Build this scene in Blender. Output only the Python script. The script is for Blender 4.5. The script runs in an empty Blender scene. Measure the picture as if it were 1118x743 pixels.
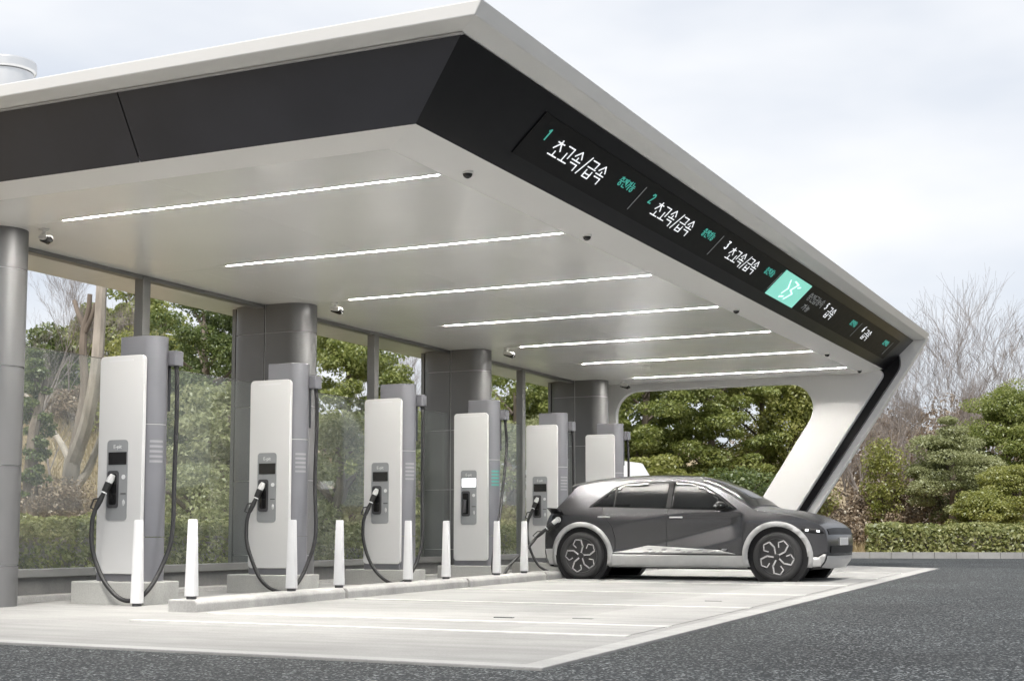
import bpy, bmesh, math, random
import numpy as np
from mathutils import Vector, Matrix, noise

R = math.radians
scene = bpy.context.scene
COL = scene.collection

# ------------------------------------------------------------------ camera
cam_d = bpy.data.cameras.new("camera")
cam = bpy.data.objects.new("camera", cam_d)
COL.objects.link(cam)
cam_d.sensor_width = 36.0
cam_d.lens = 50.36
cam_d.shift_y = 0.0575
cam_d.clip_end = 2000
cam.location = (0, 0, 0.745)
cam.rotation_euler = (math.pi / 2 + 0.093, 0, 0.4438)
scene.camera = cam

# ------------------------------------------------------------------ world, sun, exposure
SUN_EL = R(57)
world = bpy.data.worlds.new("World")
scene.world = world
world.use_nodes = True
wn = world.node_tree
for n in list(wn.nodes):
    wn.nodes.remove(n)
wo = wn.nodes.new("ShaderNodeOutputWorld")
bg = wn.nodes.new("ShaderNodeBackground")
sky = wn.nodes.new("ShaderNodeTexSky")
sky.sky_type = 'NISHITA'
sky.sun_disc = False
sky.sun_elevation = SUN_EL
sky.sun_rotation = R(184)
sky.air_density = 1.0
sky.dust_density = 2.0
sky.ozone_density = 1.5
tc = wn.nodes.new("ShaderNodeTexCoord")
mp = wn.nodes.new("ShaderNodeMapping")
mp.inputs['Scale'].default_value = (1.0, 1.0, 2.6)
mp.inputs['Location'].default_value = (0.35, 0.1, 0.2)
nz = wn.nodes.new("ShaderNodeTexNoise")
nz.inputs['Scale'].default_value = 2.3
nz.inputs['Detail'].default_value = 5
nz.inputs['Roughness'].default_value = 0.46
rmp = wn.nodes.new("ShaderNodeValToRGB")
rmp.color_ramp.elements[0].position = 0.36
rmp.color_ramp.elements[0].color = (0.80, 0.80, 0.80, 1)
rmp.color_ramp.elements[1].position = 0.64
rmp.color_ramp.elements[1].color = (0.97, 0.97, 0.97, 1)
rm2 = wn.nodes.new("ShaderNodeValToRGB")
rm2.color_ramp.elements[0].position = 0.40
rm2.color_ramp.elements[0].color = (7.3, 7.75, 8.5, 1)
rm2.color_ramp.elements[1].position = 0.62
rm2.color_ramp.elements[1].color = (9.2, 9.3, 9.5, 1)
mx = wn.nodes.new("ShaderNodeMix")
mx.data_type = 'RGBA'
wn.links.new(tc.outputs['Generated'], mp.inputs['Vector'])
wn.links.new(mp.outputs['Vector'], nz.inputs['Vector'])
wn.links.new(nz.outputs['Fac'], rmp.inputs['Fac'])
wn.links.new(nz.outputs['Fac'], rm2.inputs['Fac'])
wn.links.new(rmp.outputs['Color'], mx.inputs['Factor'])
wn.links.new(sky.outputs['Color'], mx.inputs['A'])
wn.links.new(rm2.outputs['Color'], mx.inputs['B'])
wn.links.new(mx.outputs['Result'], bg.inputs['Color'])
bg.inputs['Strength'].default_value = 0.0545
wn.links.new(bg.outputs['Background'], wo.inputs['Surface'])

sun_d = bpy.data.lights.new("sun", 'SUN')
sun_d.energy = 1.9
sun_d.angle = R(9)
sun_d.color = (1.0, 0.955, 0.89)
sun = bpy.data.objects.new("sun", sun_d)
COL.objects.link(sun)
sdir = Vector((-0.16, math.cos(SUN_EL), -math.sin(SUN_EL)))
sun.rotation_euler = sdir.to_track_quat('-Z', 'Y').to_euler()
sun.location = (-2, -20, 40)

vs = scene.view_settings
vs.view_transform = 'Standard'
vs.look = 'None'
vs.exposure = 1.06
vs.gamma = 1.0
vs.use_curve_mapping = False
scene.cycles.max_bounces = 10
scene.cycles.diffuse_bounces = 5
scene.cycles.glossy_bounces = 4
scene.cycles.transparent_max_bounces = 24
scene.cycles.sample_clamp_indirect = 6


def G(y):
    """Height of the gently rising forecourt."""
    return 0.005 * (min(max(y, -40), 60) - 10.43)


# ------------------------------------------------------------------ materials
def nmat(name):
    m = bpy.data.materials.new(name)
    m.use_nodes = True
    nt = m.node_tree
    b = nt.nodes['Principled BSDF']
    return m, nt, b


def mat(name, col, rough=0.5, metal=0.0, var=0.06, scale=3.0, bump=0.0, bscale=80.0, coat=0.0, spec=0.5, stretch=None, detail=4, rvar=0.12):
    m, nt, b = nmat(name)
    b.inputs['Roughness'].default_value = rough
    b.inputs['Metallic'].default_value = metal
    b.inputs['Specular IOR Level'].default_value = spec
    b.inputs['Coat Weight'].default_value = coat
    t = nt.nodes.new("ShaderNodeTexCoord")
    mpn = nt.nodes.new("ShaderNodeMapping")
    if stretch:
        mpn.inputs['Scale'].default_value = stretch
    nt.links.new(t.outputs['Object'], mpn.inputs['Vector'])
    n = nt.nodes.new("ShaderNodeTexNoise")
    n.inputs['Scale'].default_value = scale
    n.inputs['Detail'].default_value = detail
    nt.links.new(mpn.outputs['Vector'], n.inputs['Vector'])
    r = nt.nodes.new("ShaderNodeValToRGB")
    r.color_ramp.elements[0].position = 0.3
    r.color_ramp.elements[1].position = 0.7
    r.color_ramp.elements[0].color = [c * (1 - var) for c in col] + [1]
    r.color_ramp.elements[1].color = [min(1, c * (1 + var)) for c in col] + [1]
    nt.links.new(n.outputs['Fac'], r.inputs['Fac'])
    nt.links.new(r.outputs['Color'], b.inputs['Base Color'])
    mr = nt.nodes.new("ShaderNodeMapRange")
    mr.inputs['To Min'].default_value = max(0.02, rough * (1 - rvar))
    mr.inputs['To Max'].default_value = min(1, rough * (1 + rvar))
    nt.links.new(n.outputs['Fac'], mr.inputs['Value'])
    nt.links.new(mr.outputs['Result'], b.inputs['Roughness'])
    if bump > 0:
        n2 = nt.nodes.new("ShaderNodeTexNoise")
        n2.inputs['Scale'].default_value = bscale
        n2.inputs['Detail'].default_value = 3
        nt.links.new(mpn.outputs['Vector'], n2.inputs['Vector'])
        bp = nt.nodes.new("ShaderNodeBump")
        bp.inputs['Strength'].default_value = bump
        bp.inputs['Distance'].default_value = 0.01
        nt.links.new(n2.outputs['Fac'], bp.inputs['Height'])
        nt.links.new(bp.outputs['Normal'], b.inputs['Normal'])
    return m


def emit(name, col, strength):
    m, nt, b = nmat(name)
    b.inputs['Base Color'].default_value = (*col, 1)
    b.inputs['Emission Color'].default_value = (*col, 1)
    b.inputs['Emission Strength'].default_value = strength
    b.inputs['Roughness'].default_value = 0.4
    return m


def leafmat(name, c0, c1, c2, trans=0.35):
    m, nt, b = nmat(name)
    nt.nodes.remove(b)
    out = nt.nodes['Material Output']
    geo = nt.nodes.new("ShaderNodeNewGeometry")
    t = nt.nodes.new("ShaderNodeTexCoord")
    n = nt.nodes.new("ShaderNodeTexNoise")
    n.inputs['Scale'].default_value = 0.9
    n.inputs['Detail'].default_value = 2
    nt.links.new(t.outputs['Object'], n.inputs['Vector'])
    ad = nt.nodes.new("ShaderNodeMath")
    ad.operation = 'MULTIPLY_ADD'
    ad.inputs[1].default_value = 0.55
    nt.links.new(geo.outputs['Random Per Island'], ad.inputs[0])
    m2 = nt.nodes.new("ShaderNodeMath")
    m2.operation = 'MULTIPLY'
    m2.inputs[1].default_value = 0.55
    nt.links.new(n.outputs['Fac'], m2.inputs[0])
    nt.links.new(m2.outputs['Value'], ad.inputs[2])
    r = nt.nodes.new("ShaderNodeValToRGB")
    r.color_ramp.elements[0].position = 0.15
    r.color_ramp.elements[0].color = (*c0, 1)
    r.color_ramp.elements[1].position = 0.85
    r.color_ramp.elements[1].color = (*c2, 1)
    e = r.color_ramp.elements.new(0.5)
    e.color = (*c1, 1)
    nt.links.new(ad.outputs['Value'], r.inputs['Fac'])
    d = nt.nodes.new("ShaderNodeBsdfDiffuse")
    tr = nt.nodes.new("ShaderNodeBsdfTranslucent")
    gl = nt.nodes.new("ShaderNodeBsdfGlossy")
    gl.inputs['Roughness'].default_value = 0.45
    gl.inputs['Color'].default_value = (0.8, 0.85, 0.8, 1)
    ms = nt.nodes.new("ShaderNodeMixShader")
    ms.inputs[0].default_value = trans
    mg = nt.nodes.new("ShaderNodeMixShader")
    mg.inputs[0].default_value = 0.06
    nt.links.new(r.outputs['Color'], d.inputs['Color'])
    nt.links.new(r.outputs['Color'], tr.inputs['Color'])
    nt.links.new(d.outputs[0], ms.inputs[1])
    nt.links.new(tr.outputs[0], ms.inputs[2])
    nt.links.new(ms.outputs[0], mg.inputs[1])
    nt.links.new(gl.outputs[0], mg.inputs[2])
    nt.links.new(mg.outputs[0], out.inputs['Surface'])
    return m


def glassmat(name, tint, base_refl):
    m, nt, b = nmat(name)
    nt.nodes.remove(b)
    out = nt.nodes['Material Output']
    tr = nt.nodes.new("ShaderNodeBsdfTransparent")
    tr.inputs['Color'].default_value = (*tint, 1)
    gl = nt.nodes.new("ShaderNodeBsdfGlossy")
    gl.inputs['Roughness'].default_value = 0.03
    df = nt.nodes.new("ShaderNodeBsdfDiffuse")
    df.inputs['Color'].default_value = (0.75, 0.8, 0.78, 1)
    t = nt.nodes.new("ShaderNodeTexCoord")
    n = nt.nodes.new("ShaderNodeTexNoise")
    n.inputs['Scale'].default_value = 1.6
    n.inputs['Detail'].default_value = 5
    nt.links.new(t.outputs['Object'], n.inputs['Vector'])
    mr = nt.nodes.new("ShaderNodeMapRange")
    mr.inputs['To Min'].default_value = 0.01
    mr.inputs['To Max'].default_value = 0.045
    nt.links.new(n.outputs['Fac'], mr.inputs['Value'])
    fr = nt.nodes.new("ShaderNodeLayerWeight")
    pw = nt.nodes.new("ShaderNodeMath")
    pw.operation = 'POWER'
    pw.inputs[1].default_value = 4.0
    nt.links.new(fr.outputs['Facing'], pw.inputs[0])
    ma = nt.nodes.new("ShaderNodeMath")
    ma.operation = 'MULTIPLY_ADD'
    ma.inputs[1].default_value = 0.5
    ma.inputs[2].default_value = base_refl
    nt.links.new(pw.outputs[0], ma.inputs[0])
    m1 = nt.nodes.new("ShaderNodeMixShader")
    nt.links.new(ma.outputs[0], m1.inputs[0])
    nt.links.new(tr.outputs[0], m1.inputs[1])
    nt.links.new(gl.outputs[0], m1.inputs[2])
    m2 = nt.nodes.new("ShaderNodeMixShader")
    nt.links.new(mr.outputs['Result'], m2.inputs[0])
    nt.links.new(m1.outputs[0], m2.inputs[1])
    nt.links.new(df.outputs[0], m2.inputs[2])
    nt.links.new(m2.outputs[0], out.inputs['Surface'])
    return m


def asphaltmat():
    m, nt, b = nmat("asphalt")
    t = nt.nodes.new("ShaderNodeTexCoord")
    v = nt.nodes.new("ShaderNodeTexVoronoi")
    v.inputs['Scale'].default_value = 80
    nt.links.new(t.outputs['Object'], v.inputs['Vector'])
    n = nt.nodes.new("ShaderNodeTexNoise")
    n.inputs['Scale'].default_value = 0.5
    n.inputs['Detail'].default_value = 6
    nt.links.new(t.outputs['Object'], n.inputs['Vector'])
    r = nt.nodes.new("ShaderNodeValToRGB")
    el = r.color_ramp.elements
    el[0].position = 0.0
    el[0].color = (0.007, 0.008, 0.010, 1)
    el[1].position = 1.0
    el[1].color = (0.30, 0.315, 0.32, 1)
    e = el.new(0.5)
    e.color = (0.007, 0.0098, 0.0115, 1)
    e = el.new(0.8)
    e.color = (0.023, 0.029, 0.032, 1)
    sep = nt.nodes.new("ShaderNodeSeparateColor")
    nt.links.new(v.outputs['Color'], sep.inputs[0])
    nt.links.new(sep.outputs[0], r.inputs['Fac'])
    mr = nt.nodes.new("ShaderNodeMapRange")
    mr.inputs['From Min'].default_value = 0.3
    mr.inputs['From Max'].default_value = 0.7
    mr.inputs['To Min'].default_value = 0.65
    mr.inputs['To Max'].default_value = 1.25
    nt.links.new(n.outputs['Fac'], mr.inputs['Value'])
    mm = nt.nodes.new("ShaderNodeMix")
    mm.data_type = 'RGBA'
    mm.blend_type = 'MULTIPLY'
    mm.inputs['Factor'].default_value = 1
    nt.links.new(r.outputs['Color'], mm.inputs['A'])
    nt.links.new(mr.outputs['Result'], mm.inputs['B'])
    nt.links.new(mm.outputs['Result'], b.inputs['Base Color'])
    b.inputs['Roughness'].default_value = 0.78
    bp = nt.nodes.new("ShaderNodeBump")
    bp.inputs['Strength'].default_value = 0.9
    bp.inputs['Distance'].default_value = 0.006
    nt.links.new(v.outputs['Distance'], bp.inputs['Height'])
    bp.invert = True
    nt.links.new(bp.outputs['Normal'], b.inputs['Normal'])
    return m


def concretemat(name, c, dirt=0.75):
    m, nt, b = nmat(name)
    t = nt.nodes.new("ShaderNodeTexCoord")
    n = nt.nodes.new("ShaderNodeTexNoise")
    n.inputs['Scale'].default_value = 0.7
    n.inputs['Detail'].default_value = 8
    n.inputs['Roughness'].default_value = 0.65
    nt.links.new(t.outputs['Object'], n.inputs['Vector'])
    r = nt.nodes.new("ShaderNodeValToRGB")
    r.color_ramp.elements[0].position = 0.32
    r.color_ramp.elements[0].color = [x * dirt for x in c] + [1]
    r.color_ramp.elements[1].position = 0.62
    r.color_ramp.elements[1].color = (*c, 1)
    nt.links.new(n.outputs['Fac'], r.inputs['Fac'])
    n2 = nt.nodes.new("ShaderNodeTexNoise")
    n2.inputs['Scale'].default_value = 60
    n2.inputs['Detail'].default_value = 4
    nt.links.new(t.outputs['Object'], n2.inputs['Vector'])
    mp_ = nt.nodes.new("ShaderNodeMapping")
    mp_.inputs['Scale'].default_value = (0.35, 3.0, 1)
    nt.links.new(t.outputs['Object'], mp_.inputs['Vector'])
    n3 = nt.nodes.new("ShaderNodeTexNoise")
    n3.inputs['Scale'].default_value = 2.0
    n3.inputs['Detail'].default_value = 6
    nt.links.new(mp_.outputs['Vector'], n3.inputs['Vector'])
    mr = nt.nodes.new("ShaderNodeMapRange")
    mr.inputs['From Min'].default_value = 0.3
    mr.inputs['From Max'].default_value = 0.7
    mr.inputs['To Min'].default_value = 0.88
    mr.inputs['To Max'].default_value = 1.06
    nt.links.new(n2.outputs['Fac'], mr.inputs['Value'])
    mr3 = nt.nodes.new("ShaderNodeMapRange")
    mr3.inputs['From Min'].default_value = 0.35
    mr3.inputs['From Max'].default_value = 0.65
    mr3.inputs['To Min'].default_value = 0.86
    mr3.inputs['To Max'].default_value = 1.03
    nt.links.new(n3.outputs['Fac'], mr3.inputs['Value'])
    mu = nt.nodes.new("ShaderNodeMath")
    mu.operation = 'MULTIPLY'
    nt.links.new(mr.outputs['Result'], mu.inputs[0])
    nt.links.new(mr3.outputs['Result'], mu.inputs[1])
    mm = nt.nodes.new("ShaderNodeMix")
    mm.data_type = 'RGBA'
    mm.blend_type = 'MULTIPLY'
    mm.inputs['Factor'].default_value = 1
    nt.links.new(r.outputs['Color'], mm.inputs['A'])
    nt.links.new(mu.outputs['Value'], mm.inputs['B'])
    nt.links.new(mm.outputs['Result'], b.inputs['Base Color'])
    b.inputs['Roughness'].default_value = 0.72
    bp = nt.nodes.new("ShaderNodeBump")
    bp.inputs['Strength'].default_value = 0.25
    bp.inputs['Distance'].default_value = 0.004
    nt.links.new(n2.outputs['Fac'], bp.inputs['Height'])
    nt.links.new(bp.outputs['Normal'], b.inputs['Normal'])
    return m


M = {}
M['asphalt'] = asphaltmat()
M['concrete'] = concretemat("concrete", (0.31, 0.308, 0.30), 0.78)
M['concrete_b'] = concretemat("concrete_apron", (0.335, 0.333, 0.325), 0.84)
M['edge'] = concretemat('edge_concrete', (0.39, 0.387, 0.378), 0.92)
M['kerb'] = concretemat("kerb_concrete", (0.41, 0.406, 0.395), 0.72)
M['plinth'] = concretemat("plinth_concrete", (0.42, 0.42, 0.40), 0.85)
M['stone'] = concretemat("dark_stone", (0.17, 0.17, 0.165), 0.7)
M['paint'] = mat("road_paint", (0.50, 0.50, 0.488), 0.6, var=0.14, scale=9)
M['soil'] = mat("dry_grass_soil", (0.30, 0.24, 0.15), 0.95, var=0.4, scale=1.3, bump=0.6, bscale=14, detail=8)
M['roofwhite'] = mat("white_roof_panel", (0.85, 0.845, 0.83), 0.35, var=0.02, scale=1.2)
M['soffit'] = mat("soffit_panel", (0.86, 0.855, 0.835), 0.20, var=0.015, scale=0.8, bump=0.012, bscale=2.2)
M['soffit_rim'] = mat("soffit_rim_panel", (0.85, 0.84, 0.82), 0.32, var=0.015, scale=1.2)
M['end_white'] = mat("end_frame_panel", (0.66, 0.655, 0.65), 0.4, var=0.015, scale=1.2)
M['charcoal'] = mat("charcoal_fascia", (0.047, 0.048, 0.058), 0.45, var=0.12, scale=1.2)
M['black_gloss'] = mat("black_gloss_fascia", (0.009, 0.009, 0.011), 0.30, var=0.1, scale=2, spec=0.22)
M['led_black'] = mat("led_board_black", (0.010, 0.010, 0.011), 0.42, var=0.1, scale=8, spec=0.12)
M['led_white'] = emit("led_white", (0.95, 0.97, 1.0), 0.30)
M['led_green'] = emit("led_green", (0.06, 0.34, 0.28), 0.36)
M['led_dim'] = emit("led_dim", (0.25, 0.26, 0.26), 0.13)
M['mint'] = emit("mint_screen", (0.24, 0.66, 0.55), 0.38)
M['mint_mark'] = emit("mint_mark", (0.65, 0.92, 0.85), 0.6)
M['strip'] = emit("light_strip", (1.0, 0.965, 0.90), 600.0)
M['column'] = mat("column_cladding", (0.165, 0.165, 0.168), 0.48, metal=0.3, var=0.05, scale=1.5)
M['column_light'] = mat("column_joint", (0.50, 0.50, 0.50), 0.4, metal=0.3, var=0.05)
M['frame'] = mat("grey_frame", (0.20, 0.20, 0.195), 0.42, metal=0.3, var=0.06)
M['drum'] = mat("drum_metal", (0.62, 0.63, 0.64), 0.3, metal=0.6, var=0.05)
M['glass'] = glassmat("pane_glass", (0.965, 0.98, 0.97), 0.035)
M['ch_white'] = mat("charger_white", (0.57, 0.57, 0.57), 0.34, var=0.004, scale=0.6, detail=1)
M['ch_grey'] = mat("charger_grey", (0.23, 0.23, 0.25), 0.36, metal=0.45, var=0.05, scale=2)
M['ch_plate'] = mat("charger_plate", (0.30, 0.31, 0.32), 0.4, metal=0.3, var=0.04)
M['ch_dark'] = mat("charger_dark", (0.05, 0.05, 0.055), 0.5, var=0.1)
M['ch_mark'] = mat("charger_mark", (0.68, 0.69, 0.70), 0.45, var=0.03)
M['ch_vent'] = mat("charger_vent", (0.33, 0.33, 0.345), 0.45, var=0.03)
M['screen_off'] = mat("screen_off", (0.012, 0.012, 0.013), 0.18, var=0.1)
M['screen_on'] = emit("screen_on", (0.92, 0.95, 0.98), 1.0)
M['vent_green'] = emit("vent_green", (0.09, 0.36, 0.31), 0.10)
M['rubber'] = mat("black_rubber", (0.017, 0.017, 0.018), 0.5, var=0.15, scale=20, bump=0.1, bscale=200)
M['bollard'] = mat("white_bollard", (0.60, 0.60, 0.61), 0.4, var=0.03, scale=4)
M['camwhite'] = mat("camera_white", (0.72, 0.72, 0.70), 0.35, var=0.03)
M['camblack'] = mat("camera_black", (0.02, 0.02, 0.02), 0.2, var=0.1)
M['carpaint'] = mat("matte_grey_paint", (0.092, 0.092, 0.098), 0.25, metal=0.78, var=0.02, scale=400, coat=0.0, rvar=0.0)
M['carroof'] = mat("grey_roof_paint", (0.06, 0.06, 0.064), 0.48, metal=0.5, var=0.02, scale=400, coat=0.0, rvar=0.0)
M['cladding'] = mat("silver_cladding", (0.42, 0.42, 0.42), 0.42, metal=0.3, var=0.05, scale=8)
M['film_grey'] = mat("film_grey", (0.30, 0.30, 0.305), 0.42, metal=0.2, var=0.04)
M['carglass'] = mat("tinted_glass", (0.012, 0.013, 0.014), 0.12, var=0.05, spec=0.12, rvar=0.0)
M['cartrim'] = mat("black_trim", (0.011, 0.011, 0.012), 0.5, var=0.1, spec=0.25)
M['tyre'] = mat("tyre_rubber", (0.022, 0.022, 0.023), 0.72, var=0.1, scale=20)
M['rimdark'] = mat("rim_black", (0.02, 0.02, 0.021), 0.35, var=0.1)
M['rimsilver'] = mat("rim_silver", (0.62, 0.62, 0.63), 0.25, metal=0.8, var=0.04)
M['lamp'] = emit("lamp_white", (0.95, 0.97, 1.0), 1.1)
M['vanwhite'] = mat("van_white", (0.78, 0.78, 0.79), 0.3, var=0.02)
M['bark'] = mat("grey_bark", (0.20, 0.165, 0.135), 0.9, var=0.35, scale=6, bump=0.8, bscale=18, stretch=(1, 1, 0.25))
M['bark_pale'] = mat("pale_bark", (0.37, 0.33, 0.285), 0.9, var=0.3, scale=5, bump=0.7, bscale=16, stretch=(1, 1, 0.3))
M['bark_twig'] = mat("twig_bark", (0.27, 0.24, 0.225), 0.9, var=0.25, scale=3)
M['leaf_dark'] = leafmat("leaf_dark", (0.050, 0.080, 0.022), (0.12, 0.165, 0.048), (0.25, 0.295, 0.095), 0.5)
M['leaf_mid'] = leafmat("leaf_mid", (0.10, 0.14, 0.030), (0.25, 0.295, 0.075), (0.43, 0.455, 0.16), 0.5)
M['leaf_yellow'] = leafmat("leaf_yellow", (0.13, 0.16, 0.032), (0.30, 0.32, 0.075), (0.48, 0.475, 0.17), 0.5)
M['leaf_hedge'] = leafmat("leaf_hedge", (0.10, 0.125, 0.034), (0.24, 0.262, 0.085), (0.46, 0.46, 0.20), 0.45)
M['leaf_grey'] = leafmat("leaf_grey", (0.16, 0.185, 0.078), (0.33, 0.355, 0.165), (0.48, 0.495, 0.28), 0.5)
M['grass_dry'] = leafmat("grass_dry", (0.22, 0.165, 0.085), (0.36, 0.28, 0.155), (0.48, 0.40, 0.24), 0.3)
M['brush_red'] = leafmat("brush_red", (0.17, 0.12, 0.085), (0.27, 0.205, 0.15), (0.37, 0.295, 0.215), 0.2)


# ------------------------------------------------------------------ mesh helpers
def tag(o, label=None, cat=None, group=None, kind=None):
    if label:
        o['label'] = label
    if cat:
        o['category'] = cat
    if group:
        o['group'] = group
    if kind:
        o['kind'] = kind
    return o


def empty(name, loc=(0, 0, 0), rz=0, label=None, cat=None, group=None):
    o = bpy.data.objects.new(name, None)
    COL.objects.link(o)
    o.location = loc
    o.rotation_euler = (0, 0, rz)
    o.empty_display_size = 0.2
    tag(o, label, cat, group)
    return o


def copy_tree(o, parent=None):
    c = o.copy()
    COL.objects.link(c)
    c.parent = parent
    for ch in list(o.children):
        copy_tree(ch, c)
    return c


class MB:
    def __init__(s):
        s.v = []
        s.f = []

    def add(s, vs_, fs_):
        k = len(s.v)
        s.v += [tuple(v) for v in vs_]
        s.f += [tuple(i + k for i in f) for f in fs_]
        return s

    def box(s, x0, x1, y0, y1, z0, z1):
        return s.add([(x0, y0, z0), (x1, y0, z0), (x1, y1, z0), (x0, y1, z0), (x0, y0, z1), (x1, y0, z1), (x1, y1, z1), (x0, y1, z1)],
                     [(0, 3, 2, 1), (4, 5, 6, 7), (0, 1, 5, 4), (1, 2, 6, 5), (2, 3, 7, 6), (3, 0, 4, 7)])

    def prism(s, poly, axis, a, b):
        """poly: 2D outline; axis 'x': (y,z), 'y': (x,z), 'z': (x,y)."""
        n = len(poly)

        def P(p, t):
            if axis == 'x':
                return (t, p[0], p[1])
            if axis == 'y':
                return (p[0], t, p[1])
            return (p[0], p[1], t)
        vv = [P(p, a) for p in poly] + [P(p, b) for p in poly]
        ff = [tuple(range(n)), tuple(range(2 * n - 1, n - 1, -1))]
        ff += [(i, i + n, (i + 1) % n + n, (i + 1) % n) for i in range(n)]
        return s.add(vv, ff)

    def tube(s, pts, rad, n=8, caps=True):
        pts = [Vector(p) for p in pts]
        if not hasattr(rad, '__len__'):
            rad = [rad] * len(pts)
        vv = []
        up = None
        for i, p in enumerate(pts):
            d = (pts[min(i + 1, len(pts) - 1)] - pts[max(i - 1, 0)]).normalized()
            if up is None:
                up = d.orthogonal().normalized()
            else:
                up = (up - d * up.dot(d))
                up = up.normalized() if up.length > 1e-6 else d.orthogonal().normalized()
            sd = d.cross(up)
            for k in range(n):
                a = 2 * math.pi * k / n
                vv.append(p + (up * math.cos(a) + sd * math.sin(a)) * rad[i])
        ff = []
        for i in range(len(pts) - 1):
            for k in range(n):
                k2 = (k + 1) % n
                ff.append((i * n + k, i * n + k2, (i + 1) * n + k2, (i + 1) * n + k))
        if caps:
            ff.append(tuple(range(n - 1, -1, -1)))
            ff.append(tuple(range((len(pts) - 1) * n, len(pts) * n)))
        return s.add(vv, ff)

    def lathe(s, prof, n=32, axis='z', c=(0, 0, 0)):
        """prof: (r, h) list."""
        vv = []
        for r, h in prof:
            for k in range(n):
                a = 2 * math.pi * k / n
                if axis == 'z':
                    vv.append((c[0] + r * math.cos(a), c[1] + r * math.sin(a), c[2] + h))
                else:
                    vv.append((c[0] + r * math.cos(a), c[1] + h, c[2] + r * math.sin(a)))
        ff = []
        for i in range(len(prof) - 1):
            for k in range(n):
                k2 = (k + 1) % n
                ff.append((i * n + k, i * n + k2, (i + 1) * n + k2, (i + 1) * n + k))
        ff.append(tuple(range(n - 1, -1, -1)))
        ff.append(tuple(range((len(prof) - 1) * n, len(prof) * n)))
        return s.add(vv, ff)

    def build(s, name, m, parent=None, smooth=False, bevel=0, seg=2, loc=None):
        me = bpy.data.meshes.new(name)
        me.from_pydata(s.v, [], s.f)
        bm = bmesh.new()
        bm.from_mesh(me)
        bmesh.ops.recalc_face_normals(bm, faces=bm.faces)
        bm.to_mesh(me)
        bm.free()
        me.materials.append(m)
        if smooth:
            for p in me.polygons:
                p.use_smooth = True
            me.set_sharp_from_angle(angle=R(38))
        o = bpy.data.objects.new(name, me)
        COL.objects.link(o)
        if parent is not None:
            o.parent = parent
        if loc:
            o.location = loc
        if bevel:
            b = o.modifiers.new("bevel", 'BEVEL')
            b.width = bevel
            b.segments = seg
            b.limit_method = 'ANGLE'
            b.angle_limit = R(40)
            b.harden_normals = False
        return o


def rrect(x0, x1, z0, z1, r, n=6):
    pts = []
    for cx, cz, a0 in ((x1 - r, z0 + r, -90), (x1 - r, z1 - r, 0), (x0 + r, z1 - r, 90), (x0 + r, z0 + r, 180)):
        for k in range(n + 1):
            a = R(a0 + 90 * k / n)
            pts.append((cx + r * math.cos(a), cz + r * math.sin(a)))
    return pts


def fillet(pts, rads, n=8):
    """Round the corners of a closed 2D polygon; rads per corner."""
    out = []
    N = len(pts)
    for i in range(N):
        p = Vector((*pts[i], 0))
        r = rads[i]
        if r <= 0:
            out.append(tuple(pts[i]))
            continue
        a = (Vector((*pts[i - 1], 0)) - p)
        b = (Vector((*pts[(i + 1) % N], 0)) - p)
        a.normalize()
        b.normalize()
        ang = a.angle(b)
        d = r / math.tan(ang / 2)
        c = p + (a + b).normalized() * (r / math.sin(ang / 2))
        s0 = p + a * d - c
        s1 = p + b * d - c
        for k in range(n + 1):
            t = k / n
            v = s0.slerp(s1, t).normalized() * r if s0.angle(s1) > 1e-4 else s0
            out.append((c.x + v.x, c.y + v.y))
    return out


# ------------------------------------------------------------------ ground, road, slab
def hill(x, y):
    def ss(a, b, t):
        t = max(0, min(1, (t - a) / (b - a)))
        return t * t * (3 - 2 * t)
    h = 0
    h += 4.2 * ss(-14.6, -34, x) if x < -14.6 else 0
    h += 0.25 * ss(-12.4, -14.6, x) if x < -12.4 else 0
    h += 2.5 * ss(48, 95, y)
    w = ss(-14, -20, x) if x < -14 else 0
    w = max(w, ss(45, 60, y))
    h += w * 0.5 * noise.noise(Vector((x * 0.13, y * 0.13, 0.3)))
    return h


def ground_z(x, y):
    return G(y) + hill(x, y) - 0.03


mb = MB()
xs = [-300, -200, -140] + list(np.arange(-100, -40, 4.0)) + list(np.arange(-40, -12, 0.8)) + list(np.arange(-12, 40, 4.0)) + [60, 100, 200, 300]
ys = [-150, -80, -40, -20, -10] + list(np.arange(0, 36, 1.5)) + list(np.arange(36, 76, 1.5)) + list(np.arange(76, 140, 6.0)) + [180, 250, 400]
for y in ys:
    for x in xs:
        mb.v.append((x, y, ground_z(x, y)))
nx = len(xs)
for j in range(len(ys) - 1):
    for i in range(nx - 1):
        mb.f.append((j * nx + i, j * nx + i + 1, (j + 1) * nx + i + 1, (j + 1) * nx + i))
tag(mb.build("ground", M['soil'], smooth=True), kind='structure')

# far kerb line: from the left past the leg to the right, gently bowed
FK = [(-60, 34.4), (-30, 34.8), (-14, 35.2), (-7.8, 35.83), (-3.8, 36.73), (4, 38.8), (14, 42.0), (40, 52)]


def sheet(name, poly, dz, m, nsub=0):
    b = MB()
    n = len(poly)
    b.add([(x, y, G(y) + dz - 0.012) for x, y in poly] + [(x, y, G(y) + dz) for x, y in poly],
          [tuple(range(n)), tuple(range(2 * n - 1, n - 1, -1))] + [(i, i + n, (i + 1) % n + n, (i + 1) % n) for i in range(n)])
    return b.build(name, m)


road = MB()
yy = [-40, -20, 0, 10, 20]
prev = None
for i, (x, y) in enumerate(FK):
    road.v += [(x, -40, G(-40)), (x, y, G(y))]
    if i:
        k = len(road.v)
        road.f.append((k - 4, k - 2, k - 1, k - 3))
for x0, x1 in ((-60, -13),):
    pass
tag(road.build("road", M['asphalt']), kind='structure')

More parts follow.
